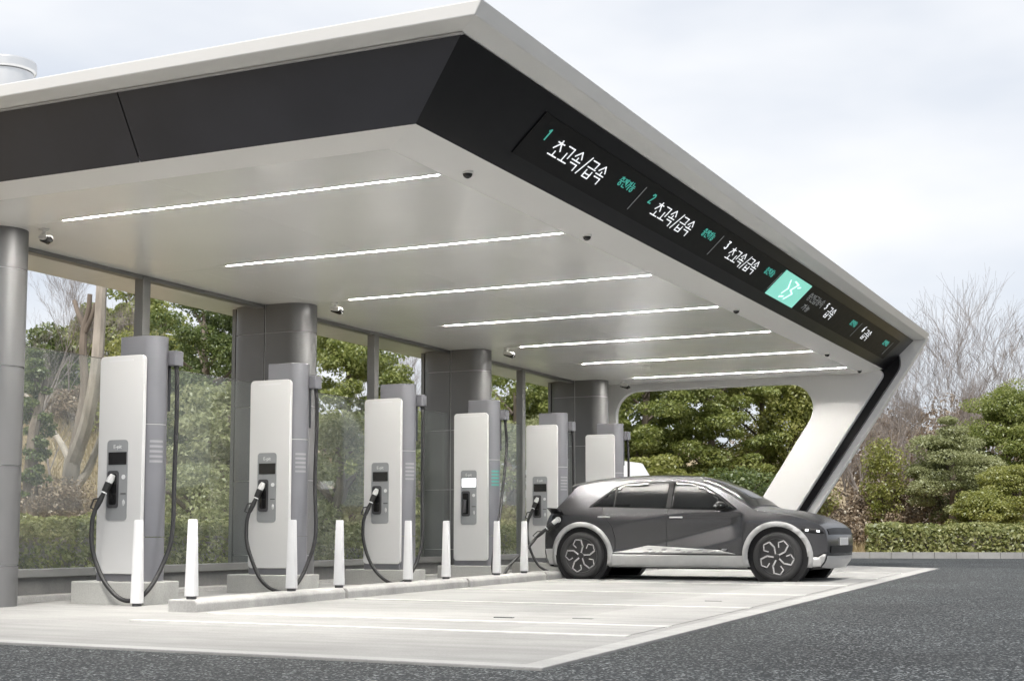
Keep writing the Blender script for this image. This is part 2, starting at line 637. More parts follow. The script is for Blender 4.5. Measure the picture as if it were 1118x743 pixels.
kb = MB()
for i in range(len(FK) - 1):
    (x0, y0), (x1, y1) = FK[i], FK[i + 1]
    d = Vector((x1 - x0, y1 - y0, 0)).normalized()
    nrm = Vector((-d.y, d.x, 0))
    for t0, t1 in [(k / 8, (k + 1) / 8) for k in range(8)]:
        a = Vector((x0, y0, 0)).lerp(Vector((x1, y1, 0)), t0) + d * 0.005
        b = Vector((x0, y0, 0)).lerp(Vector((x1, y1, 0)), t1) - d * 0.005
        q = [a, b, b + nrm * 0.22, a + nrm * 0.22]
        kb.add([(p.x, p.y, G(p.y) - 0.1) for p in q] + [(p.x, p.y, G(p.y) + 0.15) for p in q],
               [(0, 3, 2, 1), (4, 5, 6, 7), (0, 1, 5, 4), (1, 2, 6, 5), (2, 3, 7, 6), (3, 0, 4, 7)])
tag(kb.build("kerb", M['kerb']), kind='structure')

SLAB = [(-3.309, 7.35), (-3.309 - 9.5 * 1.0, 7.66), (-13.0, 33.5), (-9.0, 31.5), (-6.28, 28.88), (-4.314, 27.516)]
slab = MB()
n = len(SLAB)
slab.add([(x, y, G(y) - 0.1) for x, y in SLAB] + [(x, y, G(y) + 0.012) for x, y in SLAB],
         [tuple(range(n)), tuple(range(2 * n - 1, n - 1, -1))] + [(i, i + n, (i + 1) % n + n, (i + 1) % n) for i in range(n)])
tag(slab.build("forecourt_slab", M['concrete']), kind='structure')


def edge_x(y):
    return -3.309 + (y - 7.35) / (27.516 - 7.35) * (-4.314 + 3.309)


# bright painted edge strip along the road side and the near end of the slab
tag(sheet("edge_line", [(edge_x(7.35) - 0.004, 7.36), (edge_x(27.4) - 0.004, 27.4), (edge_x(27.4) - 0.26, 27.5), (edge_x(7.5) - 0.17, 7.52), (-12.7, 7.83), (-12.7, 7.66)], 0.016, M['edge']), kind='structure')
# paler cast apron in front of the canopy, cast in separate bays
ap = [(9.80, 13.44), (13.56, 16.12), (16.28, 18.92), (19.08, 21.6), (21.75, 24.3)]
for a, b in ap:
    tag(sheet("slab_bay", [(edge_x(a) - 1.35, a), (edge_x(a) - 0.30, a), (edge_x(b) - 0.30, b), (edge_x(b) - 1.35, b)], 0.016, M['concrete_b']), kind='structure')
lw = 0.075
for y, x0 in ((9.72, -8.2), (10.77, -8.2), (13.5, -8.3), (16.2, -8.45), (19.0, -8.5), (21.67, -8.6), (24.4, -8.7)):
    tag(sheet("bay_line", [(x0, y - 0.035), (edge_x(y) - 0.28, y - 0.035), (edge_x(y) - 0.28, y + lw), (x0, y + lw)], 0.0185, M['paint']), kind='structure')
# drain slots
for x, y in ((-4.75, 11.4), (-5.45, 11.3), (-4.6, 14.6)):
    b = MB().box(x - 0.09, x + 0.09, y - 0.02, y + 0.02, G(y) + 0.0, G(y) + 0.019)
    tag(b.build("drain_slot", M['ch_dark']), kind='structure')

# ------------------------------------------------------------------ kerb blocks of the charger island
def kx(y):
    return -8.40 - 0.0353 * (y - 10.86)


KB = [(10.86, 13.60), (13.66, 16.78), (16.84, 19.50), (19.56, 22.2), (22.26, 24.9), (24.96, 27.2)]
KL = ["short rounded concrete kerb block nearest the camera, beside the first charger", "concrete kerb block in front of the second charger", "concrete kerb block in front of the third charger",
      "concrete kerb block behind the rear wheel of the parked car", "concrete kerb block behind the car, before the fifth charger", "farthest concrete kerb block by the slanted leg"]
for i, (a, b) in enumerate(KB):
    prof = [(-0.34, -0.1), (0.0, -0.1), (0.0, 0.09), (-0.03, 0.125), (-0.34, 0.125)]
    k = MB()
    vv = []
    for y in (a, b):
        vv += [(kx(y) + px, y, G(y) + pz) for px, pz in prof]
    N = len(prof)
    k.add(vv, [tuple(range(N)), tuple(range(2 * N - 1, N - 1, -1))] + [(j, j + N, (j + 1) % N + N, (j + 1) % N) for j in range(N)])
    o = k.build("kerb_block", M['kerb'], bevel=0.012)
    tag(o, KL[i], "kerb", "kerb blocks along the charger row")

# ------------------------------------------------------------------ canopy
CEIL = 3.841
Sx, Sy = -5.776, 9.833
Ax, Ay, Az = -5.355, 9.517, 3.911
Bx, By, Bz = -4.787, 9.199, 4.45
Cx, Cy, Cz = -4.570, 8.985, 4.482
Dx, Dy, Dz = -4.50, 8.965, 4.585
BACK = -12.36
FY = 28.0          # plane of the far end wall
RFY = 28.305        # far edge of the roof
canopy = empty("canopy", (0, 0, 0), 0, "white cantilevered canopy with black fascia, light strips and slanted end leg over the chargers", "canopy")
LX = -16.0  # the canopy runs on behind the left edge of the picture
# flat glossy soffit, laid in panels with hairline joints
SL = [10.764 + 2.686 * k for k in range(7)]
SW = 0.0075
pan_y = [Sy] + SL + [FY - 0.02]
px_cuts = [BACK, -10.6, -8.2, Sx]
for k in range(len(pan_y) - 1):
    y0, y1 = pan_y[k] + (SW if k else 0.002), pan_y[k + 1] - (SW if k < 7 else 0.002)
    for a, b_ in zip(px_cuts, px_cuts[1:]):
        MB().box(a + 0.0012, b_ - 0.0012, y0, y1, CEIL, CEIL + 0.05).build("soffit_panel", M['soffit'], canopy)
for y in SL:
    MB().box(BACK, -10.075, y - SW + 0.001, y + SW - 0.001, CEIL + 0.001, CEIL + 0.05).build("soffit_filler", M['soffit'], canopy)
    MB().box(-5.82, Sx, y - SW + 0.001, y + SW - 0.001, CEIL + 0.001, CEIL + 0.05).build("soffit_filler", M['soffit'], canopy)
MB().box(BACK, Sx, Sy, FY - 0.02, CEIL + 0.052, CEIL + 0.058).build("soffit_backing", M['roofwhite'], canopy)
# sloped rims of the soffit
rim = MB()
rpl = [(Sx, Sy), (Ax, Ay)] + [(Ax - 0.05 + 0.05 * math.cos(R(a)), FY - 0.10 + 0.10 * math.sin(R(a))) for a in range(0, 91, 10)] + [(Sx, FY)]
rz_ = lambda x, y: CEIL + (x - Sx) / (Ax - Sx) * (Az - CEIL)
nr = len(rpl)
rim.add([(x, y, rz_(x, y)) for x, y in rpl] + [(x - (0.02 if x > Sx else 0), y + (0.02 if y == Ay else 0), rz_(x, y) + 0.05) for x, y in rpl],
        [tuple(range(nr)), tuple(range(2 * nr - 1, nr - 1, -1))] + [(i, i + nr, (i + 1) % nr + nr, (i + 1) % nr) for i in range(nr)])
rim.build("soffit_rim", M['soffit_rim'], canopy)
rim = MB()
rim.add([(BACK, Sy, CEIL), (Sx, Sy, CEIL), (Ax, Ay, Az), (BACK - 0.3, Ay, Az), (BACK, Sy, CEIL + 0.06), (Sx, Sy, CEIL + 0.06), (Ax - 0.02, Ay + 0.02, Az + 0.06), (BACK - 0.3, Ay + 0.02, Az + 0.06)],
        [(0, 1, 2, 3), (7, 6, 5, 4), (0, 4, 5, 1), (1, 5, 6, 2), (2, 6, 7, 3), (3, 7, 4, 0)])
rim.build("soffit_rim", M['soffit_rim'], canopy)
# black fascia on the road side: plane A-B
fas = MB()
fyend = FY + 0.16
fas.add([(Ax, Ay, Az), (Bx, By, Bz), (Bx, fyend, Bz), (Ax, fyend, Az), (Ax - 0.12, Ay + 0.12, Az), (Bx - 0.12, By + 0.12, Bz), (Bx - 0.12, fyend, Bz), (Ax - 0.12, fyend, Az)],
        [(0, 3, 2, 1), (4, 5, 6, 7), (0, 1, 5, 4), (1, 2, 6, 5), (2, 3, 7, 6), (3, 0, 4, 7)])
fas.build("fascia", M['black_gloss'], canopy)
# charcoal fascia panels at the near end, with a leaning joint
edges = [(Ax, Bx), (-8.06, -8.06), (-11.4, -11.4), (-13.2, -13.2)]
for k in range(3):
    (a0, b0), (a1, b1) = edges[k], edges[k + 1]
    g0 = 0 if k == 0 else 0.006
    f = MB()
    f.add([(a0 - g0, Ay, Az), (b0 - g0, By, Bz), (b1 + 0.006, By, Bz), (a1 + 0.006, Ay, Az), (a0 - g0 - 0.1, Ay + 0.1, Az), (b0 - g0 - 0.1, By + 0.1, Bz), (b1 + 0.006, By + 0.1, Bz), (a1 + 0.006, Ay + 0.1, Az)],
          [(0, 1, 2, 3), (7, 6, 5, 4), (0, 4, 5, 1), (1, 5, 6, 2), (2, 6, 7, 3), (3, 7, 4, 0)])
    f.build("fascia_panel", M['charcoal'], canopy)
core = MB()
core.add([(BACK, Ay + 0.14, CEIL + 0.062), (Ax - 0.14, Ay + 0.14, CEIL + 0.062), (Ax - 0.14, FY, CEIL + 0.062), (BACK, FY, CEIL + 0.062),
          (BACK, By + 0.14, Bz), (Bx - 0.14, By + 0.14, Bz), (Bx - 0.14, FY, Bz), (BACK, FY, Bz)],
         [(0, 3, 2, 1), (4, 5, 6, 7), (0, 1, 5, 4), (1, 2, 6, 5), (2, 3, 7, 6), (3, 0, 4, 7)])
core.build("canopy_core", M['charcoal'], canopy)
# white roof plate: underside lip B-C, edge C-D, top
rp = MB()
ring = lambda x, y, z, fy: [(x, y, z), (x, fy, z), (BACK - 0.5, fy, z), (BACK - 0.5, y, z)]
vv = ring(Bx - 0.05, By + 0.05, Bz + 0.002, RFY - 0.2) + ring(Cx, Cy, Cz, RFY) + ring(Dx, Dy, Dz, RFY + 0.002) + ring(Dx - 1.2, Dy + 1.2, Dz + 0.10, RFY - 1.0)
ff = [(0, 1, 2, 3), (15, 14, 13, 12)]
for r_ in range(3):
    for k in range(4):
        k2 = (k + 1) % 4
        ff.append((r_ * 4 + k, r_ * 4 + k2, r_ * 4 + 4 + k2, r_ * 4 + 4 + k))
rp.add(vv, ff)
rp.build("roof_plate", M['roofwhite'], canopy, bevel=0.008)
# thin shadow gap trim between fascia and roof lip
MB().box(-13.0, Bx + 0.01, By - 0.012, By + 0.012, Bz - 0.012, Bz + 0.003).build("trim_line", M['column_light'], canopy)

# far end wall: a frame whose right side is the slanted leg
gz = G(FY) - 0.05
lo = (-7.87, gz)
inner_out = fillet([(-11.25, gz), (-11.25, 3.86), (-5.262, 3.925), (-7.87, gz), (-8.70, gz), (-6.33, 3.70), (-10.90, 3.69), (-10.90, gz)],
                   [0, 0, 0.12, 0, 0, 0.48, 0.50, 0], 10)
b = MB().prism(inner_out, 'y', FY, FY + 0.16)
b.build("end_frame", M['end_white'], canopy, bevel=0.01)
blk = fillet([(-11.1, gz), (-11.1, 4.40), (-4.735, 4.42), (-7.73, gz), (-8.5, gz), (-6.2, 3.85), (-11.0, 3.85), (-11.0, gz)], [0, 0, 0.36, 0, 0, 0.3, 0.3, 0], 10)
MB().prism(blk, 'y', FY + 0.17, FY + 0.30).build("end_core", M['black_gloss'], canopy)
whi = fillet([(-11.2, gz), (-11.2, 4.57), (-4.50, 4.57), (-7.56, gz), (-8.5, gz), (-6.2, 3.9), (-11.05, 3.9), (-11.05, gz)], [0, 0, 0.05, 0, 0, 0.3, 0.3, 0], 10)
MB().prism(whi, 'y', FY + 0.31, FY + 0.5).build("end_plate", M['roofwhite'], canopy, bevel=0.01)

# ceiling light strips
for k in range(7):
    y = SL[k]
    s = MB().box(-10.07, -5.826, y - SW + 0.001, y + SW - 0.001, CEIL + 0.006, CEIL + 0.03)
    s.build("light_strip", M['strip'], canopy)

# LED board on the fascia (plane A-B, coordinates: y along, t up the slope)
fd = Vector((Bx - Ax, 0, Bz - Az))
FLEN = fd.length
fd.normalize()
fnrm = Vector((fd.z, 0, -fd.x))     # outward


def FP(y, t, off=0.0):
    p = Vector((Ax, y, Az)) + fd * t + fnrm * off
    return (p.x, p.y, p.z)


def fplate(mbx, y0, y1, t0, t1, o0, o1):
    c = [(y0, t0), (y1, t0), (y1, t1), (y0, t1)]
    mbx.add([FP(y, t, o0) for y, t in c] + [FP(y, t, o1) for y, t in c],
            [(0, 3, 2, 1), (4, 5, 6, 7), (0, 1, 5, 4), (1, 2, 6, 5), (2, 3, 7, 6), (3, 0, 4, 7)])


def fstroke(mbx, y0, t0, y1, t1, w, o=0.018):
    d = Vector((y1 - y0, t1 - t0))
    if d.length < 1e-6:
        return
    d.normalize()
    nn = Vector((-d.y, d.x)) * (w / 2)
    e = d * (w * 0.3)
    pts = [(y0 - e.x + nn.x, t0 - e.y + nn.y), (y0 - e.x - nn.x, t0 - e.y - nn.y), (y1 + e.x - nn.x, t1 + e.y - nn.y), (y1 + e.x + nn.x, t1 + e.y + nn.y)]
    mbx.add([FP(a, b_, o) for a, b_ in pts] + [FP(a, b_, o - 0.006) for a, b_ in pts],
            [(3, 2, 1, 0), (4, 5, 6, 7), (0, 1, 5, 4), (1, 2, 6, 5), (2, 3, 7, 6), (3, 0, 4, 7)])


board = empty("display_board", (0, 0, 0), 0, "long black display board with white and green lettering on the canopy fascia", "display board")
bb = MB()
fplate(bb, 10.98, 27.33, 0.175, 0.63, 0.003, 0.010)
bb.build("board_panel", M['led_black'], board)

# Hangul glyphs as strokes in a unit square
CHO = [(.5, 1, .5, .88), (.12, .84, .88, .84), (.5, .84, .08, .46), (.5, .84, .92, .46), (.5, .36, .5, .1), (0, .08, 1, .08)]
GO = [(.12, .92, .86, .92), (.86, .92, .82, .34), (.40, .56, .40, .1), (0, .08, 1, .08)]
SOK = [(.5, 1, .08, .66), (.5, 1, .92, .66), (.5, .66, .5, .48), (0, .46, 1, .46), (.1, .28, .88, .28), (.88, .28, .88, -.06)]
GEUP = [(.1, .96, .88, .96), (.88, .96, .84, .62), (0, .54, 1, .54), (.14, .38, .14, -.04), (.86, .38, .86, -.04), (.14, .17, .86, .17), (.14, -.04, .86, -.04)]
CHUNG = [(.5, 1, .5, .92), (.15, .88, .85, .88), (.5, .88, .15, .66), (.5, .88, .85, .66), (0, .52, 1, .52), (.5, .52, .5, .4), (.3, .32, .7, .32), (.2, .18, .3, .32), (.8, .18, .7, .32), (.2, .18, .35, 0), (.35, 0, .65, 0), (.65, 0, .8, .18)]
JEON = [(.05, .9, .65, .9), (.35, .9, .05, .5), (.35, .9, .65, .5), (.7, .7, .92, .7), (.92, 1, .92, .3), (.2, .3, .2, 0), (.2, 0, .9, 0)]
GA = [(.05, .85, .55, .85), (.55, .85, .1, .2), (.8, 1, .8, 0), (.8, .5, 1, .5)]
NEUNG = [(.15, 1, .15, .7), (.15, .7, .85, .7), (0, .52, 1, .52), (.3, .36, .7, .36), (.2, .2, .3, .36), (.8, .2, .7, .36), (.2, .2, .35, 0), (.35, 0, .65, 0), (.65, 0, .8, .2)]
D1 = [(.2, .85, .5, 1), (.5, 1, .5, 0)]
D2 = [(.1, .85, .3, 1), (.3, 1, .7, 1), (.7, 1, .85, .8), (.85, .8, .1, 0), (.1, 0, .9, 0)]
D3 = [(.1, 1, .8, 1), (.8, 1, .5, .58), (.5, .58, .85, .4), (.85, .4, .8, .1), (.8, .1, .5, 0), (.5, 0, .1, .08)]
D5 = [(.85, 1, .2, 1), (.2, 1, .15, .58), (.15, .58, .6, .6), (.6, .6, .88, .35), (.88, .35, .6, 0), (.6, 0, .1, .05)]
D6 = [(.8, 1, .3, .7), (.3, .7, .15, .3), (.15, .3, .4, 0), (.4, 0, .8, .1), (.8, .1, .85, .4), (.85, .4, .5, .52), (.5, .52, .2, .4)]


def glyph(mbx, G_, y, t, wy, ht, w):
    for a, b_, c, d in G_:
        fstroke(mbx, y + a * wy, t + b_ * ht, y + c * wy, t + d * ht, w)


def led(y0, digit, digmat, letters, green=True):
    d = MB()
    glyph(d, digit, y0, .42, .085, .105, .016)
    d.build("number", digmat, board)
    t = MB()
    y = y0 + .26
    for L in letters:
        if L == '/':
            fstroke(t, y + .02, .30, y + .10, .51, .0125)
            y += .135
        else:
            glyph(t, L, y, .315, .175, .185, .0125)
            y += .222
    t.build("lettering", M['led_white'], board)
    if green:
        g = MB()
        for k, L in enumerate((CHUNG, JEON, GA, NEUNG)):
            glyph(g, L, y0 + 1.80 + k * .105, .415, .085, .10, .009)
        g.build("status_lettering", M['led_green'], board)
    s = MB()
    fstroke(s, y0 + 2.42, .25, y0 + 2.42, .54, .012, .014)
    s.build("separator", M['led_dim'], board)


led(11.22, D1, M['led_green'], [CHO, GO, SOK, '/', GEUP, SOK])
led(13.90, D2, M['led_green'], [CHO, GO, SOK, '/', GEUP, SOK])
led(16.58, D3, M['led_white'], [CHO, GO, SOK, '/', GEUP, SOK])
ms_ = MB()
fplate(ms_, 19.06, 20.47, 0.18, 0.61, 0.004, 0.024)
mint = ms_.build("mint_panel", M['mint'], board)
mk = MB()
for st in ((19.50, .52, 19.66, .40), (19.66, .40, 19.58, .30), (19.70, .54, 19.92, .52), (19.92, .52, 19.80, .40), (19.80, .40, 19.98, .36), (19.98, .36, 19.84, .24), (19.60, .24, 19.74, .27), (20.0, .48, 20.08, .50)):
    fstroke(mk, *st, .022, .030)
mk.build("screen_mark", M['mint_mark'], mint)
dm = MB()
for k, L in enumerate((CHUNG, JEON, GEUP, NEUNG, SOK)):
    glyph(dm, L, 20.72 + k * .185, .40, .15, .13, .013)
for k, L in enumerate((GA, NEUNG)):
    glyph(dm, L, 20.85 + k * .21, .235, .17, .10, .013)
dm.build("notice_lettering", M['led_dim'], board)
led(21.80, D5, M['led_white'], [GEUP, SOK])
led(24.55, D6, M['led_white'], [GEUP, SOK])

# ------------------------------------------------------------------ ceiling cameras
dome_lab = ["black dome camera on the soffit rim nearest the canopy corner", "second dome camera from the near corner on the soffit rim", "middle dome camera on the soffit rim below the mint screen",
            "fourth dome camera along the soffit rim, above the far opening", "farthest dome camera on the soffit rim near the slanted leg"]
for (x, y), lb in zip(((-5.60, 10.88), (-5.66, 13.74), (-5.69, 19.28), (-5.68, 24.73), (-5.70, 27.5)), dome_lab):
    e = empty("dome_camera", (x, y, CEIL + (x - Sx) / (Ax - Sx) * (Az - CEIL)), 0, lb, "camera", "dome cameras on the soffit rim")
    MB().lathe([(0.052, 0.02), (0.052, -0.012), (0.046, -0.016)], 20).build("base_ring", M['camwhite'], e, True)
    MB().lathe([(0.043 * math.cos(R(a)), -0.016 - 0.04 * math.sin(R(a))) for a in range(0, 90, 15)], 20).build("dome", M['camblack'], e, True)
bl = ["white bullet camera under the ceiling beside the nearest column", "white bullet camera under the ceiling beside the second column", "white bullet camera under the ceiling beside the third column", "white bullet camera under the ceiling above the far end opening"]
for (x, y), lb in zip(((-10.52, 10.98), (-10.37, 16.24), (-10.35, 21.58), (-10.45, 27.25)), bl):
    e = empty("bullet_camera", (x, y, CEIL), 0, lb, "camera", "bullet cameras beside the columns")
    MB().lathe([(0.05, 0.002), (0.05, -0.02), (0.02, -0.03), (0.02, -0.07)], 16).build("mount", M['camwhite'], e, True)
    b = MB().tube([(-0.06, 0.03, -0.075), (0.05, -0.03, -0.10), (0.15, -0.085, -0.125)], [0.034, 0.04, 0.04], 12)
    b.build("housing", M['camwhite'], e, True)
    MB().tube([(-0.06, 0.02, -0.105), (0.14, -0.09, -0.158), (0.175, -0.10, -0.14)], [0.016, 0.03, 0.036], 10).build("lens_hood", M['camblack'], e, True)

# ------------------------------------------------------------------ columns
def stadium(x0, x1, yc, r, n=12):
    pts = []
    for k in range(n + 1):
        a = R(-90 + 180 * k / n)
        pts.append((x1 - r + r * math.cos(a), yc + r * math.sin(a)))
    for k in range(n + 1):
        a = R(90 + 180 * k / n)
        pts.append((x0 + r + r * math.cos(a), yc + r * math.sin(a)))
    return pts


CL = ["grey oval column at the left edge of the picture, nearest the camera", "grey oval column behind the second charger", "grey oval column behind the fourth charger", "grey oval column by the far end wall, behind the sixth charger"]
for k in range(4):
    yc = 10.86 + 5.40 * k
    c = empty("column", (-11.33, yc, G(yc)), 0, CL[k], "column", "oval columns along the glass wall")
    base = G(yc)
    joints = [0.0, 0.42, 1.42, 2.42, 3.42, CEIL - base + 0.03]
    for j in range(5):
        for hx, (x0, x1) in enumerate(((-0.60, -0.012), (0.012, 0.62))):
            r = 0.26
            pts = []
            if hx == 1:
                pts = [(x0, -r)] + [(x1 - r + r * math.cos(R(a)), r * math.sin(R(a))) for a in range(-90, 91, 10)] + [(x0, r)]
            else:
                pts = [(x1, r)] + [(x0 + r + r * math.cos(R(a)), r * math.sin(R(a))) for a in range(90, 271, 10)] + [(x1, -r)]
            MB().prism(pts, 'z', joints[j] + (0.005 if j else -0.05), joints[j + 1] - 0.005).build("cladding_panel", M['column'], c, True)
    MB().prism(stadium(-0.585, 0.605, 0, 0.245), 'z', 0, CEIL - base).build("column_core", M['column_light'], c, True)
    # drum passing through the roof
    MB().prism(stadium(-0.60, 0.62, 0, 0.26), 'z', Dz + 0.03 - base, 5.50 - base).build("roof_drum", M['drum'], c, True, bevel=0.01)
    MB().prism(stadium(-0.63, 0.65, 0, 0.29), 'z', 5.503 - base, 5.62 - base).build("drum_cap", M['drum'], c, True, bevel=0.02)
    # rectangular glass-line post set against the column
    MB().box(-0.66, -0.602, -0.10, 0.10, -0.05, CEIL - base).build("side_post", M['frame'], c)

# ------------------------------------------------------------------ glass wall
gw = empty("glass_wall", (0, 0, 0), 0, "grey framed glass screen wall behind the row of chargers", "glass wall")
GX = -11.40
spans = []
for k in range(3):
    y0 = 10.86 + 5.40 * k + 0.28
    y1 = 10.86 + 5.40 * (k + 1) - 0.28
    ym = 10.86 + 5.40 * (k + 0.5)
    spans += [(y0, ym - 0.07), (ym + 0.07, y1)]
    MB().box(GX - 0.06, GX + 0.07, ym - 0.068, ym + 0.068, 0.2, CEIL - 0.005).build("mullion", M['frame'], gw, bevel=0.004)
    MB().box(GX - 0.07, GX + 0.06, y0 - 0.01, y1 + 0.01, CEIL - 0.05, CEIL - 0.001).build("header_rail", M['frame'], gw, bevel=0.004)
    MB().box(GX - 0.09, GX + 0.10, y0 - 0.01, y1 + 0.01, 0.27, 0.36).build("sill_beam", M['frame'], gw, bevel=0.006)
    MB().box(GX - 0.06, GX + 0.04, y0 - 0.01, y1 + 0.01, 0.085, 0.268).build("base_band", M['stone'], gw)
    MB().box(GX - 0.1, GX + 0.26, y0 - 0.01, y1 + 0.01, -0.15, 0.083).build("base_kerb", M['kerb'], gw, bevel=0.01)
for a, b in spans:
    MB().box(GX - 0.006, GX + 0.006, a, b, 0.361, 2.76).build("glass_pane", M['glass'], gw)
    MB().box(GX - 0.010, GX + 0.010, a, b, 2.7602, 2.767).build("pane_edge", M['frame'], gw)

# ------------------------------------------------------------------ chargers
def text_mesh(s, size, name, m, parent, mtx):
    cu = bpy.data.curves.new("t", 'FONT')
    cu.body = s
    cu.size = size
    cu.align_x = 'CENTER'
    cu.extrude = 0.001
    ob = bpy.data.objects.new("t", cu)
    COL.objects.link(ob)
    bpy.context.view_layer.update()
    me = bpy.data.meshes.new_from_object(ob.evaluated_get(bpy.context.evaluated_depsgraph_get()))
    bpy.data.objects.remove(ob)
    me.transform(mtx)
    me.materials.clear()
    me.materials.append(m)
    o = bpy.data.objects.new(name, me)
    COL.objects.link(o)
    o.parent = parent
    return o


CH0 = Vector((-10.372, 11.70, 0.0))


def smooth_path(pts, n=6):
    """Catmull-Rom through pts."""
    P = [Vector(p) for p in pts]
    P = [P[0] * 2 - P[1]] + P + [P[-1] * 2 - P[-2]]
    out = []
    for i in range(1, len(P) - 2):
        for k in range(n):
            t = k / n
            a, b_, c, d = P[i - 1], P[i], P[i + 1], P[i + 2]
            out.append(0.5 * ((2 * b_) + (c - a) * t + (2 * a - 5 * b_ + 4 * c - d) * t * t + (3 * b_ - a - 3 * c + d) * t ** 3))
    out.append(P[-2])
    return out


CABLE = [(-9.665, 12.06, 2.515), (-9.647, 12.06, 2.35), (-9.635, 12.05, 2.0), (-9.612, 12.0, 1.332), (-9.545, 11.9, 0.70), (-9.566, 11.78, 0.36), (-9.60, 11.62, 0.14), (-9.702, 11.53, 0.055), (-9.872, 11.5, 0.085),
         (-10.054, 11.5, 0.215), (-10.182, 11.5, 0.434), (-10.25, 11.5, 0.667), (-10.264, 11.52, 0.88), (-10.255, 11.545, 0.98)]


def gun(parent, base, tip):
    """Charging connector: grip from base to tip, white nose."""
    b0, t0 = Vector(base), Vector(tip)
    d = (t0 - b0)
    g = MB().tube([b0, b0 + d * .12, b0 + d * .30, b0 + d * .48, b0 + d * .56, b0 + d * .80], [0.019, 0.027, 0.03, 0.022, 0.034, 0.04], 12)
    o = g.build("connector", M['rubber'], parent, True)
    # trigger loop at the grip's end
    sd = Vector((-0.055, -0.012, 0.02))
    l = MB().tube([b0 + d * .02, b0 + d * .02 + sd, b0 + d * .26 + sd * 1.15, b0 + d * .36], 0.010, 8)
    l.build("handle_loop", M['rubber'], o, True)
    MB().tube([b0 + d * .50, b0 + d * .535], [0.030, 0.032], 12).build("connector_collar", M['ch_mark'], o, True)
    MB().tube([b0 + d * .80, b0 + d * .92, t0 + d * .04], [0.034, 0.038, 0.026], 12).build("connector_nose", M['ch_white'], o, True)
    return o


def build_charger(i, label):
    root = empty("charger", (CH0.x, CH0.y + 2.67 * i, 0), 0, label, "charger", "fast chargers in a row under the canopy")
    # concrete plinth
    gy = G(CH0.y + 2.67 * i)
    MB().prism([(-0.23, -0.10), (0.73, -0.10), (0.73, 0.46), (-0.23, 0.46)], 'z', gy - 0.1, 0.25).build("plinth", M['plinth'], root, bevel=0.012)
    MB().box(0.0, 0.56, 0.02, 0.34, 0.252, 0.34).build("foot", M['ch_grey'], root, bevel=0.006)
    # body: flat face with half-round side towards the car bays
    r = 0.15
    bodyp = [(0.214, 0.06)] + [(0.532 + r * math.cos(R(a)), 0.06 + r + r * math.sin(R(a))) for a in range(-90, 91, 9)] + [(0.214, 0.36)]
    body = MB().prism(bodyp, 'z', 0.71, 1.868).build("body", M['ch_grey'], root, True)
    MB().prism(bodyp, 'z', 1.876, 2.80).build("upper_body", M['ch_grey'], root, True, bevel=0.008)
    MB().prism([(x * 0.985 + 0.006, y * 0.98 + 0.004) for x, y in bodyp], 'z', 1.86, 1.88).build("body_joint", M['column_light'], root, True)
    MB().prism(bodyp, 'z', 0.252, 0.702).build("base_cover", M['ch_grey'], root, True)
    # cable slot on the far side of the round side
    MB().box(0.605, 0.655, 0.285, 0.345, 2.02, 2.56).build("cable_slot", M['screen_off'], root)
    # cable arm box
    MB().box(0.612, 0.752, 0.29, 0.43, 2.50, 2.66).build("cable_arm", M['ch_grey'], root, bevel=0.012)
    MB().tube([(0.712, 0.36, 2.50), (0.715, 0.36, 2.46)], [0.03, 0.022], 12).build("cable_gland", M['rubber'], root, True)
    # vents: five light bars round the side
    for k in range(5):
        z = 1.695 - 0.052 * k
        vp = [(0.532 + (r + 0.003) * math.cos(R(a)), 0.06 + r + (r + 0.003) * math.sin(R(a))) for a in range(-58, 1, 6)]
        vp += [(0.532 + (r - 0.004) * math.cos(R(a)), 0.06 + r + (r - 0.004) * math.sin(R(a))) for a in range(0, -59, -6)]
        MB().prism(vp, 'z', z - 0.012, z + 0.012).build("vent_bar", M['vent_green'] if i == 3 else M['ch_vent'], root, True)
    # white front panel
    MB().prism(rrect(0.0, 0.582, 0.326, 2.594, 0.055, 8), 'y', 0.0, 0.052).build("front_panel", M['ch_white'], root, True, bevel=0.007, seg=3)
    MB().prism(rrect(0.12, 0.44, 2.535, 2.553, 0.008, 3), 'y', -0.002, 0.004).build("top_slot", M['bollard'], root)
    # control plate
    pl = MB().prism(rrect(0.125, 0.40, 0.875, 1.712, 0.04, 6), 'y', -0.004, 0.004).build("control_plate", M['ch_plate'], root, True)
    MB().box(0.148, 0.385, -0.008, -0.0045, 1.455, 1.585).build("screen", M['screen_on'] if i == 3 else M['screen_off'], pl)
    MB().prism(rrect(0.142, 0.288, 1.005, 1.392, 0.03, 5), 'y', -0.010, -0.0045).build("holster", M['ch_dark'], pl)
    MB().prism(rrect(0.165, 0.265, 1.04, 1.36, 0.025, 5), 'y', -0.0115, -0.0103).build("holster_recess", M['screen_off'], pl)
    MB().box(0.318, 0.385, -0.008, -0.0045, 1.148, 1.158).build("card_slot", M['ch_dark'], pl)
    MB().lathe([(0.024, -0.0045), (0.024, -0.009)], 16, 'y', (0.35, 0, 1.325)).build("button", M['ch_mark'], pl)
    mb_ = MB()
    for k in range(3):
        rr = 0.014 + 0.011 * k
        mb_.tube([(0.335 + rr * math.cos(R(a)), -0.006, 1.06 + rr * math.sin(R(a))) for a in range(-60, 61, 20)], 0.003, 6)
    mb_.build("contactless_mark", M['ch_mark'], pl)
    text_mesh("E-pit", 0.058, "plate_lettering", M['ch_mark'], pl, Matrix.Translation((0.262, -0.0055, 1.622)) @ Matrix.Rotation(math.pi / 2, 4, 'X'))
    return root


